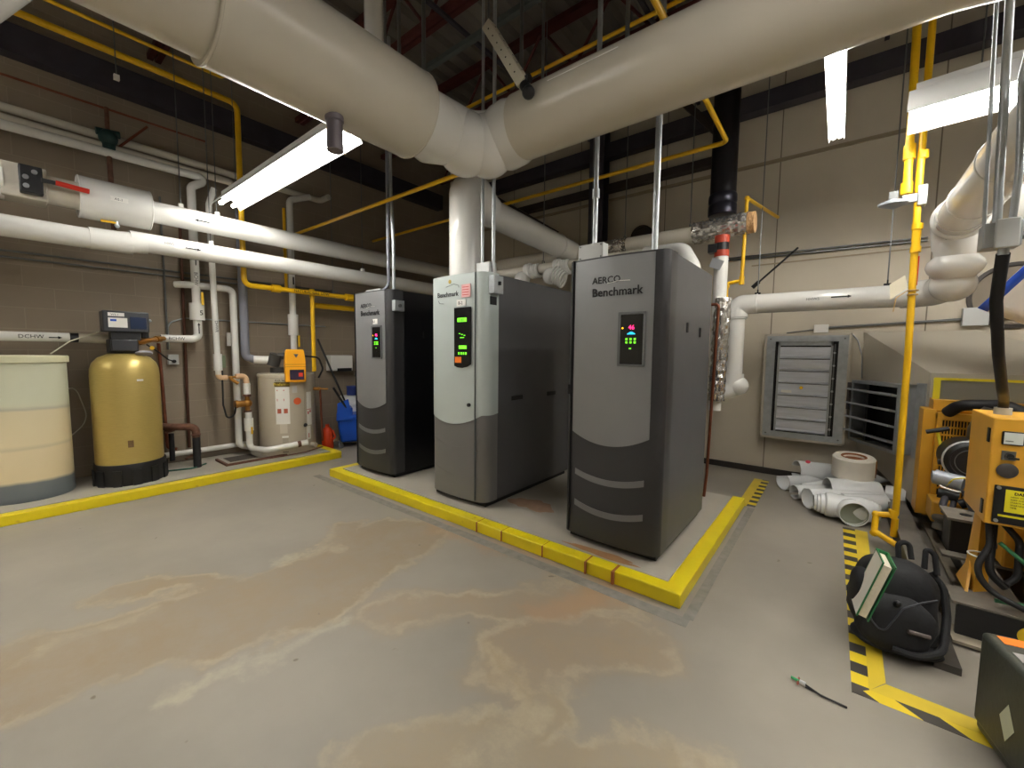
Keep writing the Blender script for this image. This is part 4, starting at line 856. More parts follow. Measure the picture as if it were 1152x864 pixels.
obj('small_label', MB().add([(GC[0]+.2705*math.cos(a), GC[1]+.2705*math.sin(a), z) for z in (.47, .54) for a in (-.20, -.12, -.04)], [(0, 1, 4, 3), (1, 2, 5, 4)]), mat('brown_label', (110, 84, 50), .6, noise=.3, nscale=80), ws)
hx = GC[0]; hy = GC[1]
hb = obj('valve_body', MB().box((hx-.09, hy-.12, 1.41), (hx+.10, hy+.10, 1.55)).cyl((hx, hy, 1.38), (hx, hy, 1.44), .08, 20), BLACKM, ws, .012)
hh = obj('control_head', MB().box((hx-.07, hy-.16, 1.62), (hx+.12, hy+.19, 1.83), rot('X', 0, (hx, hy, 1.7))), mat('dark_slate_plastic', (48, 50, 54), .4), ws, .012)
obj('neck', MB().box((hx-.06, hy-.1, 1.54), (hx+.09, hy+.12, 1.63)), BLACKM, ws)
obj('name_label', MB().box((hx+.12, hy-.12, 1.775), (hx+.1225, hy+.0, 1.81)), LABELW, hh)
text('label_text', 'WS-1', .026, side(hx+.1228, hy-.10, 1.782), INK, hh, .0005)
pl = obj('maker_label', MB().box((hx+.12, hy-.12, 1.665), (hx+.1225, hy+.02, 1.76)), LABELW, hh)
obj('blue_print', MB().box((hx+.1226, hy-.105, 1.725), (hx+.1236, hy-.06, 1.745)), BLUEM, pl)
obj('screen', MB().box((hx+.12, hy+.04, 1.655), (hx+.1235, hy+.165, 1.775)), mat('blue_black_screen', (30, 44, 72), .2, noise=.1), hh, .002)
obj('latch_knob', MB().sphere((hx+.05, hy+.205, 1.75), .016, 10, 8), GALV, hh)
obj('front_cover', MB().box((hx+.10, hy-.11, 1.43), (hx+.13, hy+.09, 1.545)), mat('dark_slate_plastic', (48, 50, 54)), hb, .01)
obj('outlet_fittings', MB().tube([(hx+.04, hy+.09, 1.52), (hx-.02, hy+.20, 1.545), (-6.0, 1.20, 1.573)], .026, .08, 14).cyl((hx, hy+.12, 1.525), (hx-.03, hy+.17, 1.54), .036, 8).cyl((hx-.12, hy+.28, 1.56), (hx-.16, hy+.32, 1.565), .036, 8), BRASS, ws)
obj('flow_meter', MB().box((hx-.02, hy+.14, 1.57), (hx+.02, hy+.20, 1.64)), BLACKM, ws, .006)
obj('bypass_tag', MB().lathe([(.05, 0), (.055, .01), (.05, .02)], 20, Matrix.Translation((hx+.14, hy+.13, 1.40)) @ Matrix.Rotation(-.5, 4, 'Y') @ Matrix.Diagonal((.8, 1.3, 1, 1))), mat('pale_grey_plastic', (160, 158, 166), .4), ws)
obj('yellow_tag', MB().cyl((hx+.0, hy+.22, 1.465), (hx+.01, hy+.22, 1.465), .02, 12), YPIPE, ws)
obj('white_sticker', MB().add([(GC[0]+.2705*math.cos(a), GC[1]+.2705*math.sin(a), z) for z in (1.13, 1.15) for a in (.15, .25, .35)], [(0, 1, 4, 3), (1, 2, 5, 4)]), LABELW, ws)

# ------------------------------------------------------------------ water heater
WC = (-5.86, 2.45)
wh = thing('water_heater', 'beige water heater with yellow control box at the end of the kerbed pad', 'water heater', (*WC, .085))
TAN = mat('beige_enamel', (186, 176, 158), .38, noise=.03)
obj('tank_body', MB().lathe([(.335, 0), (.34, .02), (.34, 1.01), (.345, 1.015), (.345, 1.05), (.335, 1.06), (.02, 1.065)], 56, Matrix.Translation((*WC, .085))), TAN, wh)
def wrap(cx, cy, r, a0, a1, z0, z1, n=6):
    vs = [(cx+r*math.cos(a0+(a1-a0)*k/n), cy+r*math.sin(a0+(a1-a0)*k/n), z) for z in (z0, z1) for k in range(n+1)]
    return MB().add(vs, [(k, k+1, n+2+k, n+1+k) for k in range(n)])
# angles measured from +x towards +y; the camera looks from about -0.4 rad
def wlabel(name, a0, a1, z0, z1, m, parent=wh, r=.3412): return obj(name, wrap(*WC, r, a0, a1, z0, z1), m, parent)
l1 = wlabel('instruction_label', -.80, -.32, .50, .98, LABELW)
wlabel('gold_band', -.82, -.30, .985, 1.045, mat('black_gold_label', (96, 78, 22), .5, noise=0))
text('label_text', 'Preferred', .05, Matrix.Translation((WC[0]+.344*math.cos(-.56), WC[1]+.344*math.sin(-.56), 1.0)) @ Matrix.Rotation(PI/2-.56, 4, 'Z') @ Matrix.Rotation(PI/2, 4, 'X'), mat('gold_ink', (214, 186, 60), .5, noise=0), wh, .002, 'CENTER')
text('label_text', 'A.O. Smith', .035, Matrix.Translation((WC[0]+.344*math.cos(-.56), WC[1]+.344*math.sin(-.56), 1.055)) @ Matrix.Rotation(PI/2-.56, 4, 'Z') @ Matrix.Rotation(PI/2, 4, 'X'), INK, wh, .002, 'CENTER')
for a in (-.74, -.52):
    wlabel('red_diagram', a, a+.13, .64, .70, mat('red_brown_print', (170, 84, 58), .6, noise=0), l1, .3418)
    wlabel('red_print', a, a+.03, .93, .945, MATS['red_ink'], l1, .3418); wlabel('red_print', a, a+.02, .80, .83, MATS['red_ink'], l1, .3418)
wlabel('lower_sticker', -.67, -.42, .38, .50, mat('pale_sticker', (206, 198, 182), .5, noise=0))
rdm = Matrix.Translation((WC[0]+.338*math.cos(-.05), WC[1]+.338*math.sin(-.05), .79)) @ Matrix.Rotation(-.05, 4, 'Z') @ Matrix.Rotation(PI/2, 4, 'Y')
rd = obj('round_orange_label', MB().lathe([(.001, 0), (.046, 0), (.046, .006), (.001, .006)], 28, rdm, closed=False), MATS['orange_red_label'] if 'orange_red_label' in MATS else mat('orange_red_label', (214, 92, 44), .55, noise=0), wh)
wlabel('orange_arrow_label', -.18, .09, .784, .796, mat('orange_red_label', (214, 92, 44), .55, noise=0))
wlabel('grey_sticker', -.22, -.05, .90, .99, mat('silver_sticker', (196, 194, 190), .4, noise=0))
l2 = wlabel('side_label', .32, .58, .45, .90, LABELW)
wlabel('red_line', .32, .56, .66, .668, MATS['red_ink'], l2, .3418); wlabel('red_print', .36, .42, .60, .64, MATS['red_ink'], l2, .3418); wlabel('red_print', .46, .54, .62, .65, MATS['red_ink'], l2, .3418)
wlabel('red_print', .38, .42, .28, .34, MATS['red_ink'])
wlabel('small_label', .30, .50, .26, .44, LABELW)
wlabel('access_door', -.60, -.40, .22, .34, mat('beige_enamel_seam', (170, 160, 144), .4, noise=0)); wlabel('door_sticker', -.61, -.39, .32, .345, LABELW, wh, .3416)
wlabel('seam', .225, .232, .20, 1.06, STEEL)
obj('vent_slot', wrap(*WC, .3416, -.60, -.40, .13, .138), DARK, wh)
yb = obj('yellow_control_box', MB().prism([(-.12, 0), (.12, 0), (.12, .27), (.105, .40), (.09, .42), (-.09, .42), (-.105, .40), (-.12, .27)], 0, .10, Matrix.Translation((-5.56, 2.425, 1.045)) @ Matrix.Rotation(PI/2-.25, 4, 'Z') @ Matrix.Rotation(PI/2, 4, 'X') @ Matrix.Translation((0, 0, 0))), mat('bright_yellow_orange', (238, 164, 18), .4, noise=.02), wh, .008)
mtx = Matrix.Translation((-5.56, 2.425, 1.045)) @ Matrix.Rotation(PI/2-.25, 4, 'Z') @ Matrix.Rotation(PI/2, 4, 'X')
obj('display', MB().box((-.07, .03, .098), (.095, .16, .105), mtx), mat('purple_black_display', (44, 34, 60), .25, noise=0), yb)
obj('red_print', MB().box((.03, .07, .104), (.08, .12, .1065), mtx), mat('red_plastic', (206, 44, 24)), yb)
obj('triangle_logo', MB().add([mtx @ Vector((-.02, .36, .1012)), mtx @ Vector((.035, .36, .1012)), mtx @ Vector((.0075, .31, .1012))], [(0, 2, 1)]), mat('grey_blue_print', (84, 88, 110), .5, noise=0), yb)
obj('groove', MB().box((-.12, .195, .0985), (.12, .20, .1015), mtx).box((-.12, .225, .0985), (.12, .23, .1015), mtx), mat('dark_yellow_groove', (150, 100, 10), .6, noise=0), yb)
obj('control_cord', MB().tube([(-5.53, 2.54, 1.38), (-5.50, 2.72, 1.36), (-5.55, 2.80, 1.2), (-5.60, 2.76, 1.08)], .012, .08, 10), RUBBER, wh)
obj('vent_blower', MB().cyl((-5.90, 2.30, 1.25), (-5.86, 2.33, 1.40), .075, 20).tube([(-5.88, 2.36, 1.37), (-5.84, 2.46, 1.38), (-5.78, 2.56, 1.24)], .045, .08, 16).cyl((-5.93, 2.38, 1.15), (-5.93, 2.38, 1.22), .10, 24).sphere((-5.80, 2.52, 1.22), .05, 16, 10), mat('dark_grey_cast', (66, 64, 62), .5, .3), wh, 0)
obj('exhaust_pipe', MB().tube([(-6.02, 2.02, 3.3), (-6.02, 2.02, 1.36), (-6.0, 2.12, 1.33), (-5.98, 2.2, 1.325)], .05, .09, 20), GREYP, wh)
obj('exhaust_sleeve', MB().cyl((-5.985, 2.10, 1.325), (-5.93, 2.27, 1.32), .052, 20), WHITE, wh)
obj('relief_pipe', MB().tube([(-5.59, 2.74, .92), (-5.57, 2.76, .94), (-5.57, 2.78, .20)], .014, .03, 10), COPPER, wh)
obj('relief_valve', MB().cyl((-5.64, 2.70, .93), (-5.56, 2.76, .93), .024, 14).cyl((-5.56, 2.76, .93), (-5.5, 2.84, .925), .012, 10), BRASS, wh)
obj('drain_valve', MB().cyl((-5.56, 2.62, .18), (-5.48, 2.64, .18), .03, 14), TAN, wh)
obj('gas_cock', MB().sphere((-5.525, 2.53, .46), .025, 12, 8), IRON, wh)
tag(obj('drain_hose', MB().tube([(-5.5, 1.9, .11), (-5.46, 2.2, .11), (-5.47, 2.5, .11), (-5.52, 2.75, .13)], .008, .2, 8), RUST), 'thin dark hose along the kerb in front of the water heater', 'hose')

# wall heater box
t = thing('paper_towel_dispenser', 'white box with a dark slot mounted on the left wall above the blue mop bucket', 'dispenser', (LX+.1, 3.36, 1.14))
obj('housing', MB().box((LX, 3.20, 1.14), (LX+.16, 3.56, 1.38)), WHITE, t, .01)
obj('slot', MB().box((LX+.13, 3.30, 1.133), (LX+.163, 3.54, 1.18)), DARK, t)

# ------------------------------------------------------------------ mop bucket and things by it
mbk = thing('mop_bucket', 'blue wheeled mop bucket with wringer beside the rearmost boiler', 'bucket', (-5.75, 3.36, 0))
mtx = Matrix.Translation((-5.80, 3.36, 0)) @ Matrix.Rotation(-.45, 4, 'Z')
obj('tub', MB().add([mtx @ Vector(p) for p in ((-.14, -.17, .08), (.14, -.17, .08), (.14, .17, .08), (-.14, .17, .08), (-.18, -.22, .50), (.18, -.22, .50), (.18, .22, .50), (-.18, .22, .50))], [(0, 3, 2, 1), (4, 5, 6, 7), (0, 1, 5, 4), (1, 2, 6, 5), (2, 3, 7, 6), (3, 0, 4, 7)]), BLUEM, mbk, .03)
mb = MB().add([mtx @ Vector(p) for p in ((.17, -.23, .42), (.19, -.23, .42), (.19, .0, .42), (.17, .0, .42), (.17, -.21, .68), (.19, -.21, .68), (.19, -.06, .74), (.17, -.06, .74))], [(0, 3, 2, 1), (4, 5, 6, 7), (0, 1, 5, 4), (1, 2, 6, 5), (2, 3, 7, 6), (3, 0, 4, 7)])
mb.add([mtx @ Vector(p) for p in ((.17, .04, .42), (.19, .04, .42), (.19, .24, .42), (.17, .24, .42), (.17, .08, .70), (.19, .08, .70), (.19, .22, .62), (.17, .22, .62))], [(0, 3, 2, 1), (4, 5, 6, 7), (0, 1, 5, 4), (1, 2, 6, 5), (2, 3, 7, 6), (3, 0, 4, 7)])
mb.box((-.15, -.15, .48), (.16, .0, .60), mtx)
obj('wringer', mb, BLUEM, mbk, .006)
for a, b in ((-.12, -.17), (.14, -.17), (.14, .17), (-.12, .17)):
    c = mtx @ Vector((a, b, .035)); wl = obj('caster', MB().cyl(c+Vector((-.012, 0, 0)), c+Vector((.012, 0, 0)), .035, 18), mat('grey_wheel', (120, 120, 124), .5), mbk); obj('caster_fork', MB().box((c.x-.016, c.y-.01, .03), (c.x+.016, c.y+.01, .09)), STEEL, wl)
tag(obj('mop', MB().cyl((-5.72, 3.24, .62), (-5.98, 2.95, 1.62), .014, 10), BLACKM), 'long black mop handle leaning from the blue bucket against the wall', 'mop')
obj('wringer_handle', MB().cyl((-5.68, 3.22, .58), (-5.70, 3.02, .92), .016, 10), BLACKM, mbk)
pw = thing('pail', 'white plastic pail standing behind the blue mop bucket', 'bucket', (-6.07, 3.50, 0))
obj('pail_wall', MB().lathe([(.13, 0), (.15, .62), (.16, .63), (.16, .66), (.15, .67), (.155, .74), (.01, .75)], 30, Matrix.Translation((-6.07, 3.50, 0))), WHITE, pw)
obj('rim_band', MB().torus((-6.07, 3.50, .60), (0, 0, 1), .152, .008).torus((-6.07, 3.50, .67), (0, 0, 1), .155, .008), WHITE, pw)
pb = thing('small_tub', 'small dark blue tub with lid standing on the white pail', 'tub', (-6.05, 3.52, .75))
obj('tub_wall', MB().cyl((-6.05, 3.52, .75), (-6.05, 3.52, .88), .085, 24), mat('navy_plastic', (34, 48, 104), .4), pb)
obj('tub_lid', MB().cyl((-6.05, 3.52, .88), (-6.05, 3.52, .895), .09, 24), mat('blue_lid', (44, 62, 130), .4), pb)
ob = thing('jug', 'red orange plastic jug on the floor between the water heater and the mop bucket', 'jug', (-5.85, 3.03, 0))
obj('jug_body', MB().lathe([(.075, 0), (.08, .02), (.08, .24), (.06, .30), (.03, .33), (.03, .37)], 24, Matrix.Translation((-5.86, 3.0, 0))), mat('orange_red_plastic', (218, 66, 24), .45), ob)
obj('jug_grip', MB().tube([(-5.80, 3.04, .14), (-5.76, 3.07, .18), (-5.80, 3.05, .28)], .012, .03, 8), MATS['orange_red_plastic'], ob)
# ------------------------------------------------------------------ louvered vent on the back wall
ALU = mat('brushed_aluminium', (214, 218, 226), .3, .45, noise=.12, nscale=3, stretch=(1, 1, 14))
lv = thing('louver_vent', 'wall vent with seven closed aluminium blades in a beige and steel frame', 'vent', (-.29, BY, 1.08))
x0, x1, z0, z1 = -.70, .10, .47, 1.70; yo = BY-.13
mb = MB()
for a in ((x0, z0, x0+.025, z1), (x1-.025, z0, x1, z1), (x0, z0, x1, z0+.025), (x0, z1-.025, x1, z1)): mb.box((a[0], yo+.0, a[1]), (a[2], BY, a[3]))
obj('beige_frame', mb, BEIGE, lv, .003)
mb = MB()
for a in ((x0+.025, z0+.025, x0+.11, z1-.025), (x1-.11, z0+.025, x1-.025, z1-.025), (x0+.11, z0+.025, x1-.11, z0+.09), (x0+.11, z1-.09, x1-.11, z1-.025)): mb.box((a[0], yo-.006, a[1]), (a[2], yo+.006, a[3]))
obj('steel_frame', mb, GALV, lv)
obj('recess', MB().box((x0+.09, yo+.07, z0+.08), (x1-.09, yo+.08, z1-.08)).box((x0+.105, yo, z0+.09), (x0+.12, yo+.08, z1-.09)).box((x1-.12, yo, z0+.09), (x1-.105, yo+.08, z1-.09)), DARK, lv)
obj('inner_frame', MB().box((x0+.135, yo+.02, z0+.09), (x0+.155, yo+.06, z1-.09)).box((x1-.175, yo+.02, z0+.09), (x1-.155, yo+.06, z1-.09)).box((x0+.135, yo+.02, z1-.135), (x1-.155, yo+.06, z1-.09)), GALV, lv)
bl = None; nb = 7; bh = (z1-z0-.24)/nb
for k in range(nb):
    a = z0+.095+k*bh; mb = MB(); n = 8; vs = []
    prof = [(.030, 0), (.022, .012), (.038, .03), (.034, bh*.5), (.040, bh*.75), (.044, bh-.006)]
    for xx in (x0+.155, x1-.175):
        for py, pz in prof: vs.append((xx, yo+py, a+pz))
    m_n = len(prof); mb.add(vs, [(i, m_n+i, m_n+i+1, i+1) for i in range(m_n-1)])
    mb.box((x0+.155, yo+.044, a), (x1-.175, yo+.048, a+bh-.012))
    o = obj('blade', mb, ALU, lv, ang=20)
    if k == 3: bl = o
    obj('pivot', MB().cyl((x1-.14, yo+.02, a+bh*.5), (x1-.14, yo-.0, a+bh*.5), .011, 12), MATS['zinc_bolt'], lv)
obj('linkage', MB().box((x1-.146, yo+.022, z0+.1), (x1-.134, yo+.03, z1-.12)), STEEL, lv)
zz = z0+.095+3*bh
obj('white_sticker', MB().box((x0+.19, yo+.018, zz+.03), (x0+.29, yo+.021, zz+.06)), LABELW, bl); obj('yellow_sticker', MB().cyl((x0+.38, yo+.03, zz+.095), (x0+.38, yo+.02, zz+.095), .018, 14), YPIPE, bl)
for a, b in ((x0+.06, z0+.06), (x1-.06, z0+.06), (x0+.06, z1-.06), (x1-.06, z1-.06)): obj('screw', MB().cyl((a, yo-.005, b), (a, yo-.012, b), .009, 8), STEEL, lv)
j = jbox(-.24, BY-.06, 1.71, -.11, BY, 1.80, 'white electrical box on the wall just above the louvered vent', WHITE)
j = jbox(.90, BY-.07, 1.75, 1.07, BY, 1.92, 'grey square box on the wall above the beige duct hood', CASTG)
tag(obj('conduit', MB().tube([(-.11, BY-.03, 1.765), (.9, BY-.03, 1.815)], .012, 0, 10).tube([(1.07, BY-.03, 1.82), (3.2, BY-.03, 1.86)], .016, 0, 10), STEEL), 'thin conduit on the wall between the white box and the grey box', 'conduit')
tag(obj('cable', MB().tube([(-.5, BY-.01, 1.715), (-.24, BY-.02, 1.745)], .006, 0, 8).tube([(.09, BY-.02, 1.70), (.15, BY-.04, 1.62), (.19, BY-.10, 1.45), (.20, BY-.14, 1.22)], .007, .1, 8), STEEL), 'thin grey cable curving down from the vent frame to the hood damper', 'cable')
# big round opening on the wall with ring
wo = thing('wall_thimble', 'large round dark ring in the back wall behind the black flexible conduit', 'opening', (1.2, BY, 2.0))
obj('ring', MB().lathe([(.30, 0), (.30, .03), (.27, .035), (.26, .0)], 44, Matrix.Translation((1.22, BY, 2.02)) @ Matrix.Rotation(PI/2, 4, 'X'), closed=False), mat('dark_ring', (66, 60, 54), .6), wo)
obj('plate', MB().cyl((1.22, BY, 2.02), (1.22, BY-.008, 2.02), .27, 40), mat('thimble_plate', (128, 116, 98), .6), wo)
# banner / canopy with blue edge
cw = thing('vinyl_sheet', 'white vinyl sheet with a bright blue edge stripe hanging at the right edge', 'sheet', (1.0, 3.5, 1.7))
A = Vector((.60, 3.5, 1.735)); Bq = Vector((1.30, 3.35, 2.72)); dirv = (Bq-A)
vs = []; fs = []; nx = 16; ny = 22
for i in range(nx+1):
    for jn in range(ny+1):
        s = i/nx; tt = jn/ny; pnt = A+dirv*s+Vector((.95, .10, -.28))*tt*(1-.2*s)+Vector((0, .16*math.sin(PI*tt)+.03*math.sin(s*7), -.05*math.sin(PI*tt)))
        vs.append(pnt)
for i in range(nx):
    for jn in range(ny): fs.append((i*(ny+1)+jn, (i+1)*(ny+1)+jn, (i+1)*(ny+1)+jn+1, i*(ny+1)+jn+1))
sh = obj('sheet', MB().add(vs, fs), mat('white_vinyl', (214, 212, 208), .35, noise=.02), cw)
so = sh.modifiers.new('solid', 'SOLIDIFY'); so.thickness = .004
vs2 = [v+Vector((0, -.005, 0)) for i, v in enumerate(vs) if i % (ny+1) in (0, 1)]
bs = obj('blue_stripe', MB().add(vs2, [(2*i, 2*i+2, 2*i+3, 2*i+1) for i in range(nx)]), mat('blue_vinyl', (36, 80, 190), .35, noise=.02), sh)
so = bs.modifiers.new('solid', 'SOLIDIFY'); so.thickness = .003
tag(obj('rope', MB().cyl((1.30, 3.35, 2.72), (1.5, 3.35, CZ-.1), .005, 8), STEEL), 'thin cord holding up the white vinyl sheet', 'rope')

# ------------------------------------------------------------------ beige duct hood with open damper
du = thing('air_duct', 'beige sheet metal duct hood widening from the back wall to the generator radiator', 'duct', (.9, 5.4, .9))
WY = BY-.012; W0 = dict(tl=(.20, WY, 1.71), bl=(.20, WY, .46), tr=(1.00, WY, 1.71), br=(1.00, WY, .46))
F0 = dict(tl=(.62, 5.02, 1.32), bl=(.62, 5.02, .10), tr=(1.85, 5.02, 1.32), br=(1.85, 5.02, .10))
obj('tapered_body', MB().hull8([F0['bl'], F0['br'], W0['br'], W0['bl'], F0['tl'], F0['tr'], W0['tr'], W0['tl']]), BEIGE, du)
obj('front_collar', MB().box((.62, 4.93, .08), (1.85, 5.02, 1.32)), BEIGE, du)
# damper on the left face
e = (Vector((.62, 5.02, 0))-Vector((.20, BY, 0))).normalized(); nrm = Vector((e.y, -e.x, 0)); 
if nrm.x > 0: nrm = -nrm
dm = Matrix(((e.x, nrm.x, 0, .20), (e.y, nrm.y, 0, BY), (0, 0, 1, 0), (0, 0, 0, 1)))
dp = thing('damper', 'open grey damper with dark gaps on the left side of the beige duct hood', 'vent', (.3, 5.5, .9))
a0, a1, c0, c1, dd = .10, .80, .56, 1.20, .14
mb = MB()
for q_ in ((a0, c0, a0+.03, c1), (a1-.03, c0, a1, c1), (a0, c0, a1, c0+.03), (a0, c1-.03, a1, c1)): mb.box((q_[0], 0, q_[1]), (q_[2], dd, q_[3]), dm)
obj('frame', mb, GALV, dp)
obj('side_flange', MB().box((a1-.0, .0, c0-.02), (a1+.10, .012, c1+.02), dm), GALV, dp)
obj('dark_interior', MB().box((a0+.03, .004, c0+.03), (a1-.03, .012, c1-.03), dm), DARK, dp)
for k in range(4):
    z = c0+.10+k*.145; bm_ = dm @ Matrix.Translation((0, dd-.01, z)) @ Matrix.Rotation(D2R(12), 4, 'X')
    obj('blade', MB().box((a0+.0, -.10, -.009), (a1-.03, .06, .009), bm_), GALV, dp)
obj('divider', MB().box((a0+.16, .0, c0+.03), (a0+.20, dd-.05, c1-.03), dm), BLACKM, dp)
obj('actuator', MB().box((a0-.05, .03, c0+.32), (a0+.0, dd+.02, c1-.03), dm), mat('brown_grey_box', (84, 76, 74), .5), dp)

# ------------------------------------------------------------------ generator
ge = thing('generator', 'large yellow engine generator on a black skid at the right edge', 'generator', (1.2, 4.0, 0))
DUST = mat('dusty_grey_steel', (120, 114, 104), .75, .1, noise=.15, nscale=10)
BSKID = mat('black_skid_paint', (28, 28, 30), .5, .1, noise=.15)
# skid
mb = MB().box((.55, 3.02, .03), (2.4, 3.05, .19)).box((.70, 3.10, .03), (.74, 4.9, .19)).box((1.7, 3.10, .03), (1.74, 4.9, .19))
sk = obj('skid_beam', mb, BSKID, ge)
obj('skid_top_flange', MB().box((.53, 3.02, .185), (2.4, 3.22, .20)).box((.66, 3.22, .185), (.80, 4.9, .20)), DUST, sk)
obj('skid_bottom_flange', MB().box((.53, 2.94, .015), (2.4, 3.12, .03)).box((.64, 3.12, .015), (.80, 4.9, .03)), mat('dusty_beige_flange', (142, 132, 114), .8, noise=.15, nscale=15), sk)
lg = obj('maker_badge', MB().cyl((.80, 3.02, .115), (.80, 3.016, .115), .048, 24), mat('badge_yellow', (226, 190, 30), .5, noise=0), sk)
text('badge_letter', 'K', .075, front(.775, 3.0145, .09), INK, lg, .001, bold=.002)
# mounting boxes
mb = MB().box((.62, 3.75, .2), (.84, 3.98, .42)); bb = obj('mounting_bracket', mb, BSKID, ge, .006)
obj('bracket_top', MB().box((.60, 3.73, .42), (.86, 4.0, .435)), DUST, bb)
obj('bracket_hole', MB().cyl((.70, 3.86, .435), (.70, 3.86, .438), .028, 16), DARK, bb)
obj('bracket_foot', MB().box((.58, 3.66, .2), (.98, 3.75, .215)), DUST, bb)
obj('isolator_mount', MB().lathe([(.055, 0), (.05, .02), (.04, .05), (.055, .06), (.06, .08), (.055, .09)], 24, Matrix.Translation((.66, 4.25, .2))), mat('weathered_grey', (112, 108, 98), .6, .3), ge)
# radiator and housing
rad = obj('radiator_housing', MB().box((.61, 4.74, .14), (1.85, 4.92, 1.02)), GEN, ge, .008)
obj('side_post', MB().box((.565, 4.70, .16), (.64, 4.92, 1.03)), GEN, rad, .004)
obj('top_rail', MB().box((.62, 4.72, 1.02), (1.85, 4.92, 1.11)), GEN, rad, .004)
obj('grey_guard_sheet', MB().box((.66, 4.80, 1.11), (1.85, 4.805, 1.27)), mat('grey_green_sheet', (150, 156, 152), .35, .5, noise=.05), rad)
obj('yellow_edge_tape', MB().box((.625, 4.79, 1.265), (1.85, 4.80, 1.285)).box((.62, 4.785, 1.0), (.66, 4.80, 1.28)), mat('lemon_tape', (222, 206, 40), .5, noise=.05), rad)
text('painted_lettering', 'AMPCO', .06, front(.925, 4.718, 1.043), INK, rad, .002, bold=.001)
tqb = obj('maker_plate', MB().box((1.10, 4.712, 1.03), (1.5, 4.72, 1.095)), INK, rad)
text('plate_text', 'TQ SERVICE', .055, front(1.115, 4.711, 1.043), LABELW, tqb, .001)
# expanded metal guard
mb = MB()
gx0, gx1, gz0, gz1 = .67, 1.25, .22, .96
nx_, nz_ = 34, 12
for i in range(nx_+1):
    xx = gx0+(gx1-gx0)*i/nx_; mb.box((xx-.0035, 4.66, gz0), (xx+.0035, 4.668, gz1))
for i in range(nz_+1):
    z = gz0+(gz1-gz0)*i/nz_; mb.box((gx0, 4.661, z-.007), (gx1, 4.667, z+.007))
gd = obj('fan_guard', mb, GEN, ge)
obj('guard_frame', MB().box((.64, 4.65, gz0-.02), (.67, 4.74, 1.0)).box((.64, 4.64, .96), (1.85, 4.74, 1.01)), GEN, gd)
obj('dark_core', MB().box((.68, 4.70, .2), (1.84, 4.738, .97)), mat('dark_core', (40, 34, 26), .7), rad)
obj('fan_hub', MB().cyl((1.22, 4.52, .62), (1.22, 4.66, .62), .14, 24), BLACKM, ge)
# engine block
eng = obj('engine_block', MB().box((.86, 3.75, .28), (1.42, 4.52, .80)).box((.92, 3.85, .80), (1.36, 4.45, 1.0)), GEN, ge, .02)
obj('oil_pan', MB().prism([(.80, .18), (1.45, .18), (1.40, .34), (.84, .34)], 0, .75, Matrix.Translation((0, 4.5, 0)) @ Matrix.Rotation(PI/2, 4, 'X')), GEN, eng, .01)
mb = MB().box((.615, 4.38, .20), (.90, 4.62, .36)); obj('pump_guard', mb, GEN, ge, .012)
obj('guard_top_dirt', MB().box((.62, 4.39, .20), (.90, 4.61, .215)), mat('brown_grime', (88, 62, 30), .7), ge)
# air cleaner
ac = obj('air_cleaner', MB().lathe([(.02, 0), (.120, 0), (.136, .02), (.136, .06), (.142, .065), (.142, .26), (.12, .30), (.02, .30)], 40, Matrix.Translation((.755, 4.12, .735)) @ Matrix.Rotation(-PI/2, 4, 'X')), BLACKM, ge)
obj('clamp_band', MB().torus((.755, 4.155, .735), (0, 1, 0), .139, .008, 44, 8), mat('silver_band', (196, 196, 198), .35, .7), ac)
obj('rim_ring', MB().torus((.755, 4.12, .735), (0, 1, 0), .112, .006, 40, 8), RUBBER, ac)
obj('face_ring', MB().torus((.755, 4.118, .735), (0, 1, 0), .085, .003, 40, 6), STEEL, ac)
obj('intake_drum', MB().lathe([(.10, 0), (.17, .03), (.19, .10), (.19, .22), (.17, .27), (.02, .28)], 36, Matrix.Translation((.90, 4.30, .80)) @ Matrix.Rotation(.3, 4, 'Y')), mat('dark_grey_drum', (54, 52, 54), .4, .2), ge)
obj('intake_cap', MB().box((.80, 4.18, 1.02), (1.05, 4.42, 1.05)), mat('blue_grey_metal', (92, 94, 104), .3, .6), ge, .01)
obj('radiator_hose', MB().tube([(.70, 4.66, 1.02), (.74, 4.56, 1.09), (.95, 4.5, 1.11), (1.05, 4.45, 1.06), (1.06, 4.4, .95)], .042, .10, 20, 8), RUBBER, ge)
obj('dip_stick', MB().cyl((.66, 4.35, .66), (.61, 4.40, .90), .010, 8), mat('lemon_tape', (222, 206, 40)), ge)
obj('black_handle', MB().cyl((.55, 4.38, .885), (.67, 4.38, .925), .016, 10).cyl((.60, 4.2, .70), (.70, 4.2, .71), .02, 10), BLACKM, ge)
sm_ = obj('starter_motor', MB().cyl((.585, 4.15, .60), (.72, 4.10, .585), .052, 24).cyl((.57, 4.15, .60), (.59, 4.15, .60), .040, 20), mat('grey_enamel', (152, 158, 166), .35, .3), ge)
obj('solenoid', MB().cyl((.60, 4.1, .50), (.70, 4.08, .49), .035, 18), BLACKM, sm_)
obj('wire', MB().tube([(.64, 4.09, .56), (.66, 4.05, .62), (.72, 4.05, .64), (.76, 4.05, .60)], .005, .03, 6), mat('lemon_tape', (222, 206, 40)), sm_)
obj('cable_band', MB().torus((.66, 4.10, .54), (.2, 0, 1), .05, .006), LABELW, sm_)
obj('oil_filter', MB().cyl((.80, 3.95, .55), (.80, 4.2, .56), .062, 24).cyl((.70, 4.05, .45), (.78, 4.05, .50), .03, 14), BLACKM, ge)
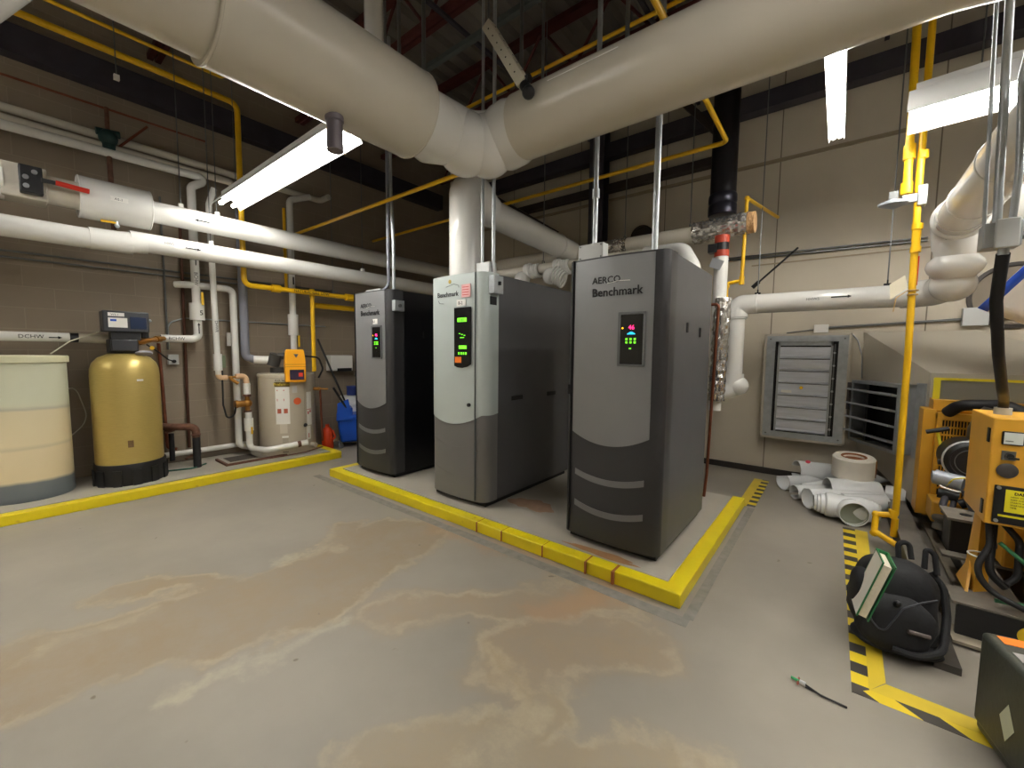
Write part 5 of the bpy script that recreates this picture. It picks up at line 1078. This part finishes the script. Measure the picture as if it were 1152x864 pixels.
obj('lower_hoses', MB().tube([(.64, 4.08, .50), (.62, 4.05, .42), (.68, 4.05, .36)], .02, .03, 10).tube([(.68, 4.08, .48), (.66, 4.02, .36), (.62, 4.0, .40)], .016, .03, 10).tube([(.72, 4.02, .56), (.78, 3.98, .38), (.80, 3.7, .34), (.90, 3.5, .30)], .026, .08, 12), mat('dark_hose', (70, 70, 78), .5), ge)
obj('mount_plate', MB().box((.80, 3.55, .25), (.98, 4.05, .58)), GEN, ge, .01)
# alternator drum
al = obj('alternator_drum', MB().lathe([(.05, 0), (.28, 0), (.31, .03), (.31, .62), (.28, .68), (.05, .68)], 48, Matrix.Translation((1.18, 3.12, .44)) @ Matrix.Rotation(-PI/2, 4, 'X')), GEN, ge)
obj('drum_band', MB().torus((1.18, 3.22, .44), (0, 1, 0), .31, .014, 48, 8), GEN, al)
obj('drum_end_ring', MB().torus((1.18, 3.12, .44), (0, 1, 0), .22, .01, 44, 8), mat('darker_orange_yellow', (190, 130, 30), .5), al)  # end ring in a darker yellow than the drum
# control panel
px0, px1, py0, py1, pz0, pz1 = .605, 1.25, 3.0, 3.42, .64, 1.165
pn = obj('control_panel', MB().box((px0, py0, pz0), (px1, py1, pz1)), GEN, ge, .006)
obj('panel_post', MB().add([Vector(p) for p in ((.62, 3.28, .20), (.62, 3.36, .20), (.64, 3.34, .64), (.64, 3.30, .64), (.635, 3.20, .20), (.70, 3.26, .20), (.68, 3.30, .64), (.65, 3.26, .64))], [(0, 1, 2, 3), (4, 7, 6, 5), (0, 3, 7, 4), (1, 5, 6, 2), (3, 2, 6, 7), (0, 4, 5, 1)]), GEN, pn)
obj('post_foot', MB().add([Vector(p) for p in ((.60, 3.18, .20), (.60, 3.40, .20), (.63, 3.30, .36), (.612, 3.18, .20), (.612, 3.40, .20), (.642, 3.30, .36))], [(0, 1, 2), (3, 5, 4), (0, 2, 5, 3), (1, 4, 5, 2), (0, 3, 4, 1)]), GEN, pn)
for z in (.70, 1.06): obj('hinge', MB().box((px0-.006, 3.03, z-.02), (px0+.004, 3.06, z+.05)), BLACKM, pn)
gm = obj('gauge', MB().box((.635, py0-.014, 1.04), (.705, py0, 1.105)), BLACKM, pn, .004)
obj('gauge_dial', MB().box((.64, py0-.016, 1.045), (.70, py0-.013, 1.10)), mat('dial_white', (214, 220, 214), .3, noise=0), gm)
obj('gauge_needle', MB().box((.645, py0-.018, 1.058), (.67, py0-.0155, 1.061)), INK, gm)
sw = obj('selector_plate', MB().box((.64, py0-.005, .965), (.685, py0, 1.01)), STEEL, pn); obj('selector_knob', MB().cyl((.662, py0, .988), (.662, py0-.03, .988), .013, 14).box((.655, py0-.034, .975), (.69, py0-.02, .985)), BLACKM, sw)
obj('round_gauge', MB().lathe([(.033, 0), (.036, .008), (.030, .012), (.01, .013)], 24, Matrix.Translation((.662, py0, .915)) @ Matrix.Rotation(PI/2, 4, 'X')), mat('dark_gauge_face', (62, 58, 56), .3), pn)
bp2 = obj('black_door', MB().box((.628, py0-.012, .655), (1.20, py0, .84)), BLACKM, pn, .003)
for a, b in ((.64, .83), (.64, .668)): obj('bolt', MB().cyl((a, py0-.012, b), (a, py0-.02, b), .008, 10), MATS['zinc_bolt'], bp2)
wl = obj('warning_label', MB().box((.663, py0-.0135, .715), (.80, py0-.0115, .825)), mat('warning_yellow', (226, 214, 30), .5, noise=0), bp2)
obj('warning_strip', MB().box((.645, py0-.0135, .69), (.80, py0-.0115, .70)), MATS['warning_yellow'], bp2)
text('warning_text', 'DANGER', .018, front(.69, py0-.0142, .803), INK, wl, .0006, bold=.0006)
for k in range(5): text('warning_text', ['HIGH VOLTAGE INSIDE', 'KEEP CLEAR OF UNIT', 'STARTS WITHOUT', 'WARNING AT ANY', 'TIME'][k], .010, front(.68, py0-.0142, .788-.013*k), INK, wl, .0004)
obj('loose_cables', MB().tube([(.66, 3.2, .64), (.655, 3.1, .5), (.60, 3.05, .38), (.66, 3.05, .28), (.85, 2.98, .225), (1.2, 2.95, .215)], .014, .12, 12).tube([(.68, 3.2, .64), (.67, 3.15, .5), (.66, 3.1, .36), (.72, 3.1, .30)], .017, .08, 12).tube([(.70, 3.2, .62), (.76, 3.14, .54), (.76, 3.12, .36), (.72, 3.1, .32)], .015, .06, 12), RUBBER, pn)
obj('green_wire', MB().tube([(.69, 3.12, .52), (.78, 3.1, .44), (.86, 3.08, .32), (.80, 3.06, .25), (.68, 3.06, .24)], .010, .08, 10), mat('green_wire', (50, 112, 74), .45), pn)
obj('cable_tie', MB().torus((.64, 3.17, .42), (0, 0, 1), .045, .004), LABELW, pn)

# long channel lying on the floor
ch = thing('steel_channel', 'long worn steel channel lying on the floor between the tape and the generator skid', 'beam', (.5, 3.8, 0))
obj('web', MB().box((.42, 3.25, .0), (.53, 5.0, .012)).box((.515, 3.25, 0), (.53, 5.0, .15)).box((.42, 3.25, 0), (.435, 5.0, .15)), mat('dark_worn_top', (72, 68, 62), .6, .3, noise=.25, nscale=10), ch)
obj('top_flange', MB().box((.415, 3.25, .148), (.535, 5.0, .162)), mat('grey_worn_top', (116, 112, 106), .6, .3, noise=.2), ch)
obj('near_flange', MB().box((.43, 2.67, .0), (.52, 3.25, .035)), MATS['dark_worn_top'], ch)
# yellow gas pipes at the generator
g = thing('gas_pipe', 'tall yellow gas pipe at right dropping past the hood to a low loop', 'pipe', (.39, 4.15, .1))
obj('pipe', MB().tube([(.375, 4.15, 4.6), (.375, 4.15, 2.6), (.392, 4.15, 1.5), (.398, 4.15, .265), (.29, 4.15, .245), (.285, 4.12, .12), (.40, 4.02, .085), (.50, 3.98, .085)], .021, .02, 14), YPIPE, g)
for z0_, z1_, r_f in ((2.20, 2.24, .030), (2.24, 2.40, .023), (2.36, 2.40, .031), (2.85, 2.9, .029), (.24, .30, .027)): obj('fitting', MB().cyl((.385, 4.15, z0_), (.385, 4.15, z1_), r_f, 16), YPIPE, g)
obj('fitting', MB().sphere((.29, 4.15, .245), .026, 12, 8).sphere((.285, 4.12, .105), .027, 12, 8).cyl((.398, 4.15, .1), (.398, 4.15, .24), .022, 12), YPIPE, g)
g = thing('gas_pipe', 'upper yellow gas pipe at the right ending at the grey regulator', 'pipe', (.30, 4.15, 2.6))
obj('pipe', MB().tube([(.285, 4.15, 4.6), (.315, 4.15, 2.62)], .024, 0, 14), YPIPE, g)
for z0_, z1_ in ((2.62, 2.70), (2.86, 2.96)): obj('fitting', MB().cyl((.313, 4.15, z0_), (.311, 4.15, z1_), .034, 16), YPIPE, g)
rg = thing('gas_regulator', 'grey diamond shaped valve bridging the two yellow pipes at the right', 'valve', (.33, 4.15, 2.55))
obj('valve_body', MB().box((.37, 4.11, 2.52), (.42, 4.19, 2.66)).box((.29, 4.12, 2.55), (.38, 4.18, 2.61)), GALV, rg, .006)
obj('diaphragm', MB().lathe([(.01, 0), (.10, .03), (.10, .045), (.01, .075)], 24, Matrix.Translation((.25, 4.15, 2.53)) @ Matrix.Diagonal((.9, .7, 1, 1))), mat('grey_enamel', (152, 158, 166)), rg)
obj('bracket', MB().box((.22, 4.13, 2.59), (.27, 4.17, 2.65)), STEEL, rg)
pt = thing('paper_tag', 'cream paper tag tied to the tall yellow gas pipe on the right', 'tag', (.33, 4.14, 1.9))
obj('tag', MB().hull8([(.27, 4.11, 1.87), (.36, 4.12, 1.95), (.36, 4.125, 1.95), (.27, 4.115, 1.87), (.26, 4.11, 1.98), (.34, 4.12, 2.04), (.34, 4.125, 2.04), (.26, 4.115, 1.98)]), mat('cream_paper', (216, 208, 184), .7), pt)
obj('string', MB().torus((.39, 4.15, 1.90), (0, 0, 1), .026, .006).torus((.39, 4.15, 1.93), (0, 0, 1), .026, .006).tube([(.36, 4.12, 1.93), (.30, 4.10, 1.88), (.29, 4.10, 1.78)], .004, .03, 6), mat('tan_string', (170, 140, 90), .8), pt)

# junction box and conduits at right
j = thing('junction_box', 'pale grey conduit box hanging at the right above the black flexible conduit', 'electrical box', (.47, 2.46, 1.87))
obj('cover', MB().box((.442, 2.415, 1.875), (.506, 2.43, 1.985)), CASTG, j, .005)
obj('housing', MB().box((.415, 2.43, 1.882), (.515, 2.52, 1.977)), GALV, j, .003)
obj('side_hub', MB().cyl((.515, 2.475, 1.925), (.56, 2.475, 1.925), .015, 14), STEEL, j)
obj('bottom_hub', MB().cyl((.478, 2.47, 1.855), (.478, 2.47, 1.882), .016, 14), GALV, j)
conduit('thick bright conduit dropping into the top of the right conduit box', [(.38, 2.46, 4.6), (.452, 2.46, 1.977)], .0135, GALV, .3)
conduit('curved conduit joining the right conduit box from the upper right', [(1.1, 2.44, 2.76), (.50, 2.44, 2.73), (.475, 2.44, 2.5), (.492, 2.44, 2.15), (.49, 2.455, 1.977)], .011, GALV, .1)
conduit('thinnest conduit left of the right conduit box', [(.352, 2.49, 4.6), (.424, 2.49, 1.977)], .0065)
tag(obj('flexible_conduit', MB().tube([(.478, 2.47, 1.86), (.497, 2.60, 1.69), (.558, 2.80, 1.47), (.622, 3.0, 1.30), (.668, 3.18, 1.24), (.672, 3.2, 1.165)], .0195, .15, 16, 8), RUBBER), 'thick black flexible conduit running down to the generator control panel', 'conduit')
tag(obj('conduit_fitting', MB().cyl((.672, 3.2, 1.166), (.672, 3.2, 1.20), .032, 18), CASTG), 'grey fitting where the black flexible conduit enters the control panel', 'fitting')

# ------------------------------------------------------------------ pile of loose pvc jackets
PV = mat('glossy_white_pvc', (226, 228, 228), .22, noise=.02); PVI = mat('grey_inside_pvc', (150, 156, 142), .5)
def shell_tube(p, q, r, th=.006, seg=40, a0=0, a1=2*PI, n=1):
    p = Vector(p); q = Vector(q); d = q-p; m_ = Matrix.Translation(p) @ d.to_track_quat('Z', 'Y').to_matrix().to_4x4(); L_ = d.length
    vs = []; fs = []
    for rr in (r, r-th):
        for z in (0, L_):
            for k in range(seg+1):
                a = a0+(a1-a0)*k/seg; vs.append(m_ @ Vector((rr*math.cos(a), rr*math.sin(a), z)))
    s1 = seg+1
    for k in range(seg):
        fs += [(k, k+1, s1+k+1, s1+k), (2*s1+k+1, 2*s1+k, 3*s1+k, 3*s1+k+1), (k+1, k, 2*s1+k, 2*s1+k+1), (s1+k, s1+k+1, 3*s1+k+1, 3*s1+k)]
    fs += [(0, s1, 3*s1, 2*s1), (seg, 2*s1+seg, 3*s1+seg, s1+seg)]
    return MB().add(vs, fs)
def jacket(label, p, q, r, a0=0, a1=2*PI, name='pipe_jacket'):
    return tag(obj(name, shell_tube(p, q, r, a0=a0, a1=a1), PV), label, 'pipe cover', 'loose white pipe covers on the floor')
jk0 = jacket('long white half pipe cover lying against the wall at the back of the pile', (-.30, 5.40, .20), (.22, 5.68, .17), .105, .3, 2*PI-.6)
jacket('split white pipe cover at the far left front of the pile', (-.40, 5.22, .10), (-.12, 5.50, .10), .095, 2.2, 6.6)
jacket('small white pipe cover with round open end at the left of the pile', (-.28, 4.96, .075), (.02, 5.20, .085), .070, -.4, 5.5)
jacket('wide white pipe cover with open left end in the middle of the pile', (-.16, 4.74, .10), (.38, 5.10, .10), .098, 1.7, 7.3)
jacket('long smooth white pipe cover behind the tee cover', (.10, 4.80, .10), (.40, 4.96, .11), .088, .6, 6.8)
jacket('short split white pipe cover under the tape wrapped roll', (-.02, 5.02, .13), (.36, 5.16, .13), .13, -.2, 3.3)
jacket('white pipe cover end at the far right of the pile', (.42, 5.22, .118), (.56, 5.20, .118), .112, .6, 6.8)
cn = tag(obj('pipe_jacket', MB().lathe([(.11, 0), (.10, .06), (.05, .18), (.006, .28)], 30, Matrix.Translation((.18, 5.42, .22)) @ Matrix.Rotation(PI/2, 4, 'Y') @ Matrix.Rotation(-.15, 4, 'X')), PV), 'pointed white cone shaped cover right of the tape wrapped roll', 'pipe cover', 'loose white pipe covers on the floor')
# ribbed tee cover
te = thing('tee_cover', 'large glossy white ribbed tee cover at the front of the pile', 'pipe cover', (.15, 4.62, 0), 'loose white pipe covers on the floor')
m1 = Matrix.Translation((-.11, 4.60, .115)) @ Matrix.Rotation(.12, 4, 'Z') @ Matrix.Rotation(PI/2, 4, 'Y')
prof = [(.058, 0), (.066, .002), (.070, .02), (.066, .022), (.078, .025), (.080, .045), (.076, .047), (.088, .05), (.090, .075), (.086, .078), (.104, .09), (.112, .13), (.104, .17), (.10, .20), (.104, .28), (.112, .33), (.104, .37), (.094, .39), (.092, .41), (.084, .412), (.082, .43), (.074, .432), (.072, .46)]
tb = obj('ribbed_body', MB().lathe(prof, 48, m1, closed=False), PV, te); so = tb.modifiers.new('solid', 'SOLIDIFY'); so.thickness = .004
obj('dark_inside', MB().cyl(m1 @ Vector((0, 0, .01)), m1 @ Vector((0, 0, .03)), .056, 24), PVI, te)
c0 = m1 @ Vector((0, 0, .25)); m2 = Matrix.Translation(c0) @ Matrix.Rotation(.25, 4, 'Z') @ Matrix.Rotation(PI/2+.05, 4, 'X')
bo = obj('branch_collar', MB().lathe([(.10, .05), (.108, .09), (.102, .10), (.108, .115), (.102, .125), (.106, .14), (.104, .16)], 44, m2, closed=False), PV, te); so = bo.modifiers.new('solid', 'SOLIDIFY'); so.thickness = .005
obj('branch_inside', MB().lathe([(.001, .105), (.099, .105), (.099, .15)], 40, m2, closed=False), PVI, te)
tag(obj('elbow_cover', MB().tube([(-.22, 5.20, .06), (-.08, 5.26, .10), (.04, 5.38, .12)], .055, .08, 24), PV), 'small white curved cover between the split covers of the pile', 'pipe cover', 'loose white pipe covers on the floor')
# roll
rl = thing('insulation_roll', 'thick white roll with brown edged top standing on the pile by the wall', 'roll', (.15, 5.25, .2))
rm = Matrix.Translation((.17, 5.24, .255)) @ Matrix.Rotation(.10, 4, 'X')
obj('roll_body', MB().lathe([(.155, 0), (.168, .01), (.168, .20), (.155, .215), (.09, .212), (.085, .20), (.085, .05), (.002, .05)], 44, rm, closed=False), mat('aged_white_wrap', (230, 224, 210), .6, noise=.08), rl)
obj('top_stain', MB().torus(rm @ Vector((0, 0, .208)), rm.to_3x3() @ Vector((0, 0, 1)), .095, .010, 36, 6), mat('brown_cardboard', (150, 92, 50), .8, noise=.2, nscale=20), rl)
obj('brown_core', MB().lathe([(.086, .09), (.086, .208)], 36, rm, closed=False).lathe([(.086, .185), (.002, .185)], 36, rm, closed=False), mat('brown_cardboard', (150, 92, 50), .8, noise=.2, nscale=20), rl)
obj('glue_edge', MB().torus(rm @ Vector((0, 0, .205)), rm.to_3x3() @ Vector((0, 0, 1)), .158, .004, 40, 6).tube([rm @ Vector((.165, -.03, .20)), rm @ Vector((.168, -.035, .12)), rm @ Vector((.166, -.02, .03))], .006, .03, 6), MATS['brown_cardboard'], rl)
obj('sticker', MB().cyl((-.20, 5.42, .303), (-.20, 5.418, .306), .022, 12), mat('pink_red_sticker', (226, 70, 90), .5, noise=0), jk0)

# ------------------------------------------------------------------ backpack and binder
bk = thing('backpack', 'slumped black backpack leaning on the steel channel beside the hazard tape', 'bag', (.28, 2.7, 0))
FAB = mat('black_nylon', (9, 9, 13), .75, noise=.15, nscale=10, bump=.5, bscale=14)
bmtx = Matrix.Translation((.295, 2.74, .0)) @ Matrix.Diagonal((1, 1, .90, 1)) @ Matrix.Rotation(D2R(14), 4, 'Z') @ Matrix.Rotation(D2R(-9), 4, 'X')
def blobby(c, half, e=2.6, n=36, m_=20, sag=.0, seed=1, amp=.012, mtx=Matrix.Identity(4)):
    rnd = random.Random(seed); ph = [rnd.uniform(0, 6.28) for _ in range(6)]; vs = []; fs = []
    sp = lambda v, p: math.copysign(abs(v)**p, v)
    for i in range(m_+1):
        ph_ = -PI/2+PI*i/m_
        for k in range(n):
            th = 2*PI*k/n; x = sp(math.cos(ph_), 2/e)*sp(math.cos(th), 2/e); y = sp(math.cos(ph_), 2/e)*sp(math.sin(th), 2/e); z = sp(math.sin(ph_), 2/e)
            w_ = 1+amp*8*(math.sin(3*th+ph[0]+2*z)*.3+math.sin(5*z+ph[1]+th)*.3+math.sin(7*th+4*z+ph[2])*.15)
            w_ *= 1-sag*max(0, z)
            vs.append(mtx @ Vector((c[0]+half[0]*x*w_, c[1]+half[1]*y*w_, c[2]+half[2]*z)))
    for i in range(m_):
        for k in range(n): fs.append((i*n+k, i*n+(k+1) % n, (i+1)*n+(k+1) % n, (i+1)*n+k))
    return MB().add(vs, fs)
obj('main_compartment', blobby((0, 0, .25), (.165, .12, .23), 3.2, sag=.10, seed=2, amp=.02, mtx=bmtx), FAB, bk)
obj('front_pocket', blobby((-.03, -.10, .17), (.145, .075, .15), 2.8, sag=.15, seed=4, amp=.02, mtx=bmtx), FAB, bk)
obj('left_flap', blobby((-.14, -.05, .28), (.05, .09, .13), 2.4, seed=7, mtx=bmtx), FAB, bk)
obj('base_panel', blobby((0, -.02, .045), (.165, .135, .045), 2.6, seed=5, mtx=bmtx), FAB, bk)
obj('carry_loop', MB().tube([bmtx @ Vector(p) for p in ((.03, .03, .47), (.03, .04, .56), (.075, .04, .57), (.08, .03, .48))], .012, .03, 10), FAB, bk)
obj('carry_loop', MB().tube([bmtx @ Vector(p) for p in ((.13, .03, .44), (.14, .04, .55), (.17, .03, .53), (.175, .02, .42))], .012, .03, 10), FAB, bk)
obj('shoulder_strap', MB().tube([bmtx @ Vector(p) for p in ((.16, .05, .42), (.20, .02, .36), (.19, -.03, .22), (.13, -.14, .08), (.02, -.19, .05), (-.06, -.17, .06))], .016, .1, 10), FAB, bk)
obj('zip_line', MB().tube([bmtx @ Vector(p) for p in ((-.15, -.15, .26), (-.14, -.17, .18), (-.10, -.183, .13), (-.02, -.165, .27), (.06, -.14, .31), (.12, -.12, .33))], .004, .04, 6), mat('dark_zip', (52, 52, 58), .4), bk)
obj('maker_patch', MB().tube([bmtx @ Vector(p) for p in ((-.005, -.178, .165), (.075, -.168, .155))], .010, 0, 8), mat('grey_patch', (84, 74, 70), .6), bk)
obj('buckle', MB().sphere(bmtx @ Vector((-.04, -.165, .29)), .014, 10, 8), BLACKM, bk)
bi = thing('binder', 'white and green ring binder sticking out of the top of the black backpack', 'binder', (.17, 2.6, .3))
zl = Vector((.26, .0, .95)).normalized(); yl = Vector((.9, .10, -.28)); yl = (yl-zl*yl.dot(zl)).normalized(); xl = yl.cross(zl)
im = Matrix(((xl.x, yl.x, zl.x, .150), (xl.y, yl.y, zl.y, 2.60), (xl.z, yl.z, zl.z, .205), (0, 0, 0, 1)))
obj('white_cover', MB().box((-.075, -.024, 0), (.075, -.020, .30), im), WHITE, bi)
obj('green_back_cover', MB().box((-.08, .020, -.005), (.08, .025, .303), im), mat('green_vinyl', (30, 110, 62), .4), bi)
obj('green_spine', MB().box((-.082, -.024, -.005), (-.077, .024, .303), im).box((-.079, -.0255, .297), (.079, -.0195, .303), im).box((.073, -.0255, 0), (.079, -.0195, .30), im), MATS['green_vinyl'], bi)
obj('paper_stack', MB().box((-.075, -.016, .004), (.070, .014, .288), im), mat('paper_pages', (220, 212, 190), .8, noise=.1, nscale=60), bi)

# ------------------------------------------------------------------ tool on the floor
tl = thing('probe_tool', 'thin green tipped screwdriver with silver collar lying on the floor', 'tool', (-.02, 2.14, 0))
obj('shaft', MB().tube([(-.035, 2.145, .010), (.02, 2.12, .008), (.108, 2.115, .007)], .004, .02, 8).cyl((-.035, 2.135, .006), (.106, 2.112, .006), .003, 6), IRON, tl)
obj('collar', MB().cyl((-.056, 2.148, .012), (-.035, 2.144, .012), .009, 14), MATS['zinc_bolt'], tl)
obj('green_handle', MB().cyl((-.088, 2.155, .012), (-.056, 2.148, .012), .006, 12), mat('bright_green_plastic', (30, 140, 80), .4), tl)
obj('cross_pin', MB().cyl((-.062, 2.125, .012), (-.06, 2.172, .012), .004, 8), mat('red_brown_pin', (140, 70, 60), .5), tl)

# ------------------------------------------------------------------ hard case
hc = thing('hard_case', 'black hard plastic case with orange sticker standing at the lower right corner', 'case', (.7, 2.2, 0))
cm = Matrix.Translation((.50, 2.34, 0)) @ Matrix.Rotation(D2R(-77), 4, 'Z')     # local x runs towards the camera along the case face
CASEM = mat('dark_olive_case', (58, 60, 54), .5, noise=.1, nscale=8, bump=.1, bscale=50)
hl, hw_, hh_ = .36, .23, .395
obj('case_body', MB().prism([(0, .0), (hl, 0), (hl, hw_), (0, hw_)], .0, hh_-.07, cm @ Matrix.Diagonal((1, 1, 1, 1))), CASEM, hc, .02)
obj('case_lid', MB().prism([(-.006, -.006), (hl+.006, -.006), (hl+.006, hw_*.45), (-.006, hw_*.45)], .03, hh_, cm), CASEM, hc, .018)
mb = MB()
for k in range(2): mb.box((.03, hw_*.55+k*.06, hh_-.075), (hl-.03, hw_*.55+.02+k*.06, hh_-.05), cm)
obj('case_rib', mb, BLACKM, hc, .004)
for k, a in enumerate((.09, .22)): obj('latch', MB().box((a, hw_*.36, hh_-.01), (a+.06, hw_*.72, hh_+.012), cm), BLACKM, hc, .006)
obj('carry_grip', MB().tube([cm @ Vector(p) for p in ((.16, hw_*.75, hh_-.08), (.16, hw_*.75, hh_+.02), (.22, hw_*.75, hh_+.02), (.22, hw_*.75, hh_-.08))], .013, .02, 12), RUBBER, hc)
obj('orange_sticker', MB().box((.02, hw_*.12, hh_+.0002), (.07, hw_*.44, hh_+.002), cm), ORANGE, hc)
obj('silver_label', MB().box((.12, hw_*.10, hh_+.0002), (.175, hw_*.34, hh_+.002), cm), mat('silver_label', (190, 190, 194), .3, .5, noise=0), hc)
obj('diamond_label', MB().add([cm @ Vector(p) for p in ((.15, -.0075, .17), (.19, -.0075, .24), (.23, -.0075, .17), (.19, -.0075, .10))], [(0, 3, 2, 1)]), mat('pale_diamond_label', (186, 190, 166), .6, noise=.05), hc)
oc = thing('tool_box', 'orange trimmed black box partly in view at the bottom right corner', 'case', (.60, 1.9, 0))
obj('box_body', MB().box((.63, 1.70, 0), (.85, 1.955, .22)), BLACKM, oc, .01)
obj('orange_trim', MB().box((.622, 1.95, .20), (.85, 1.965, .225)).box((.622, 1.70, .20), (.636, 1.965, .225)), mat('burnt_orange', (196, 74, 32), .5), oc)
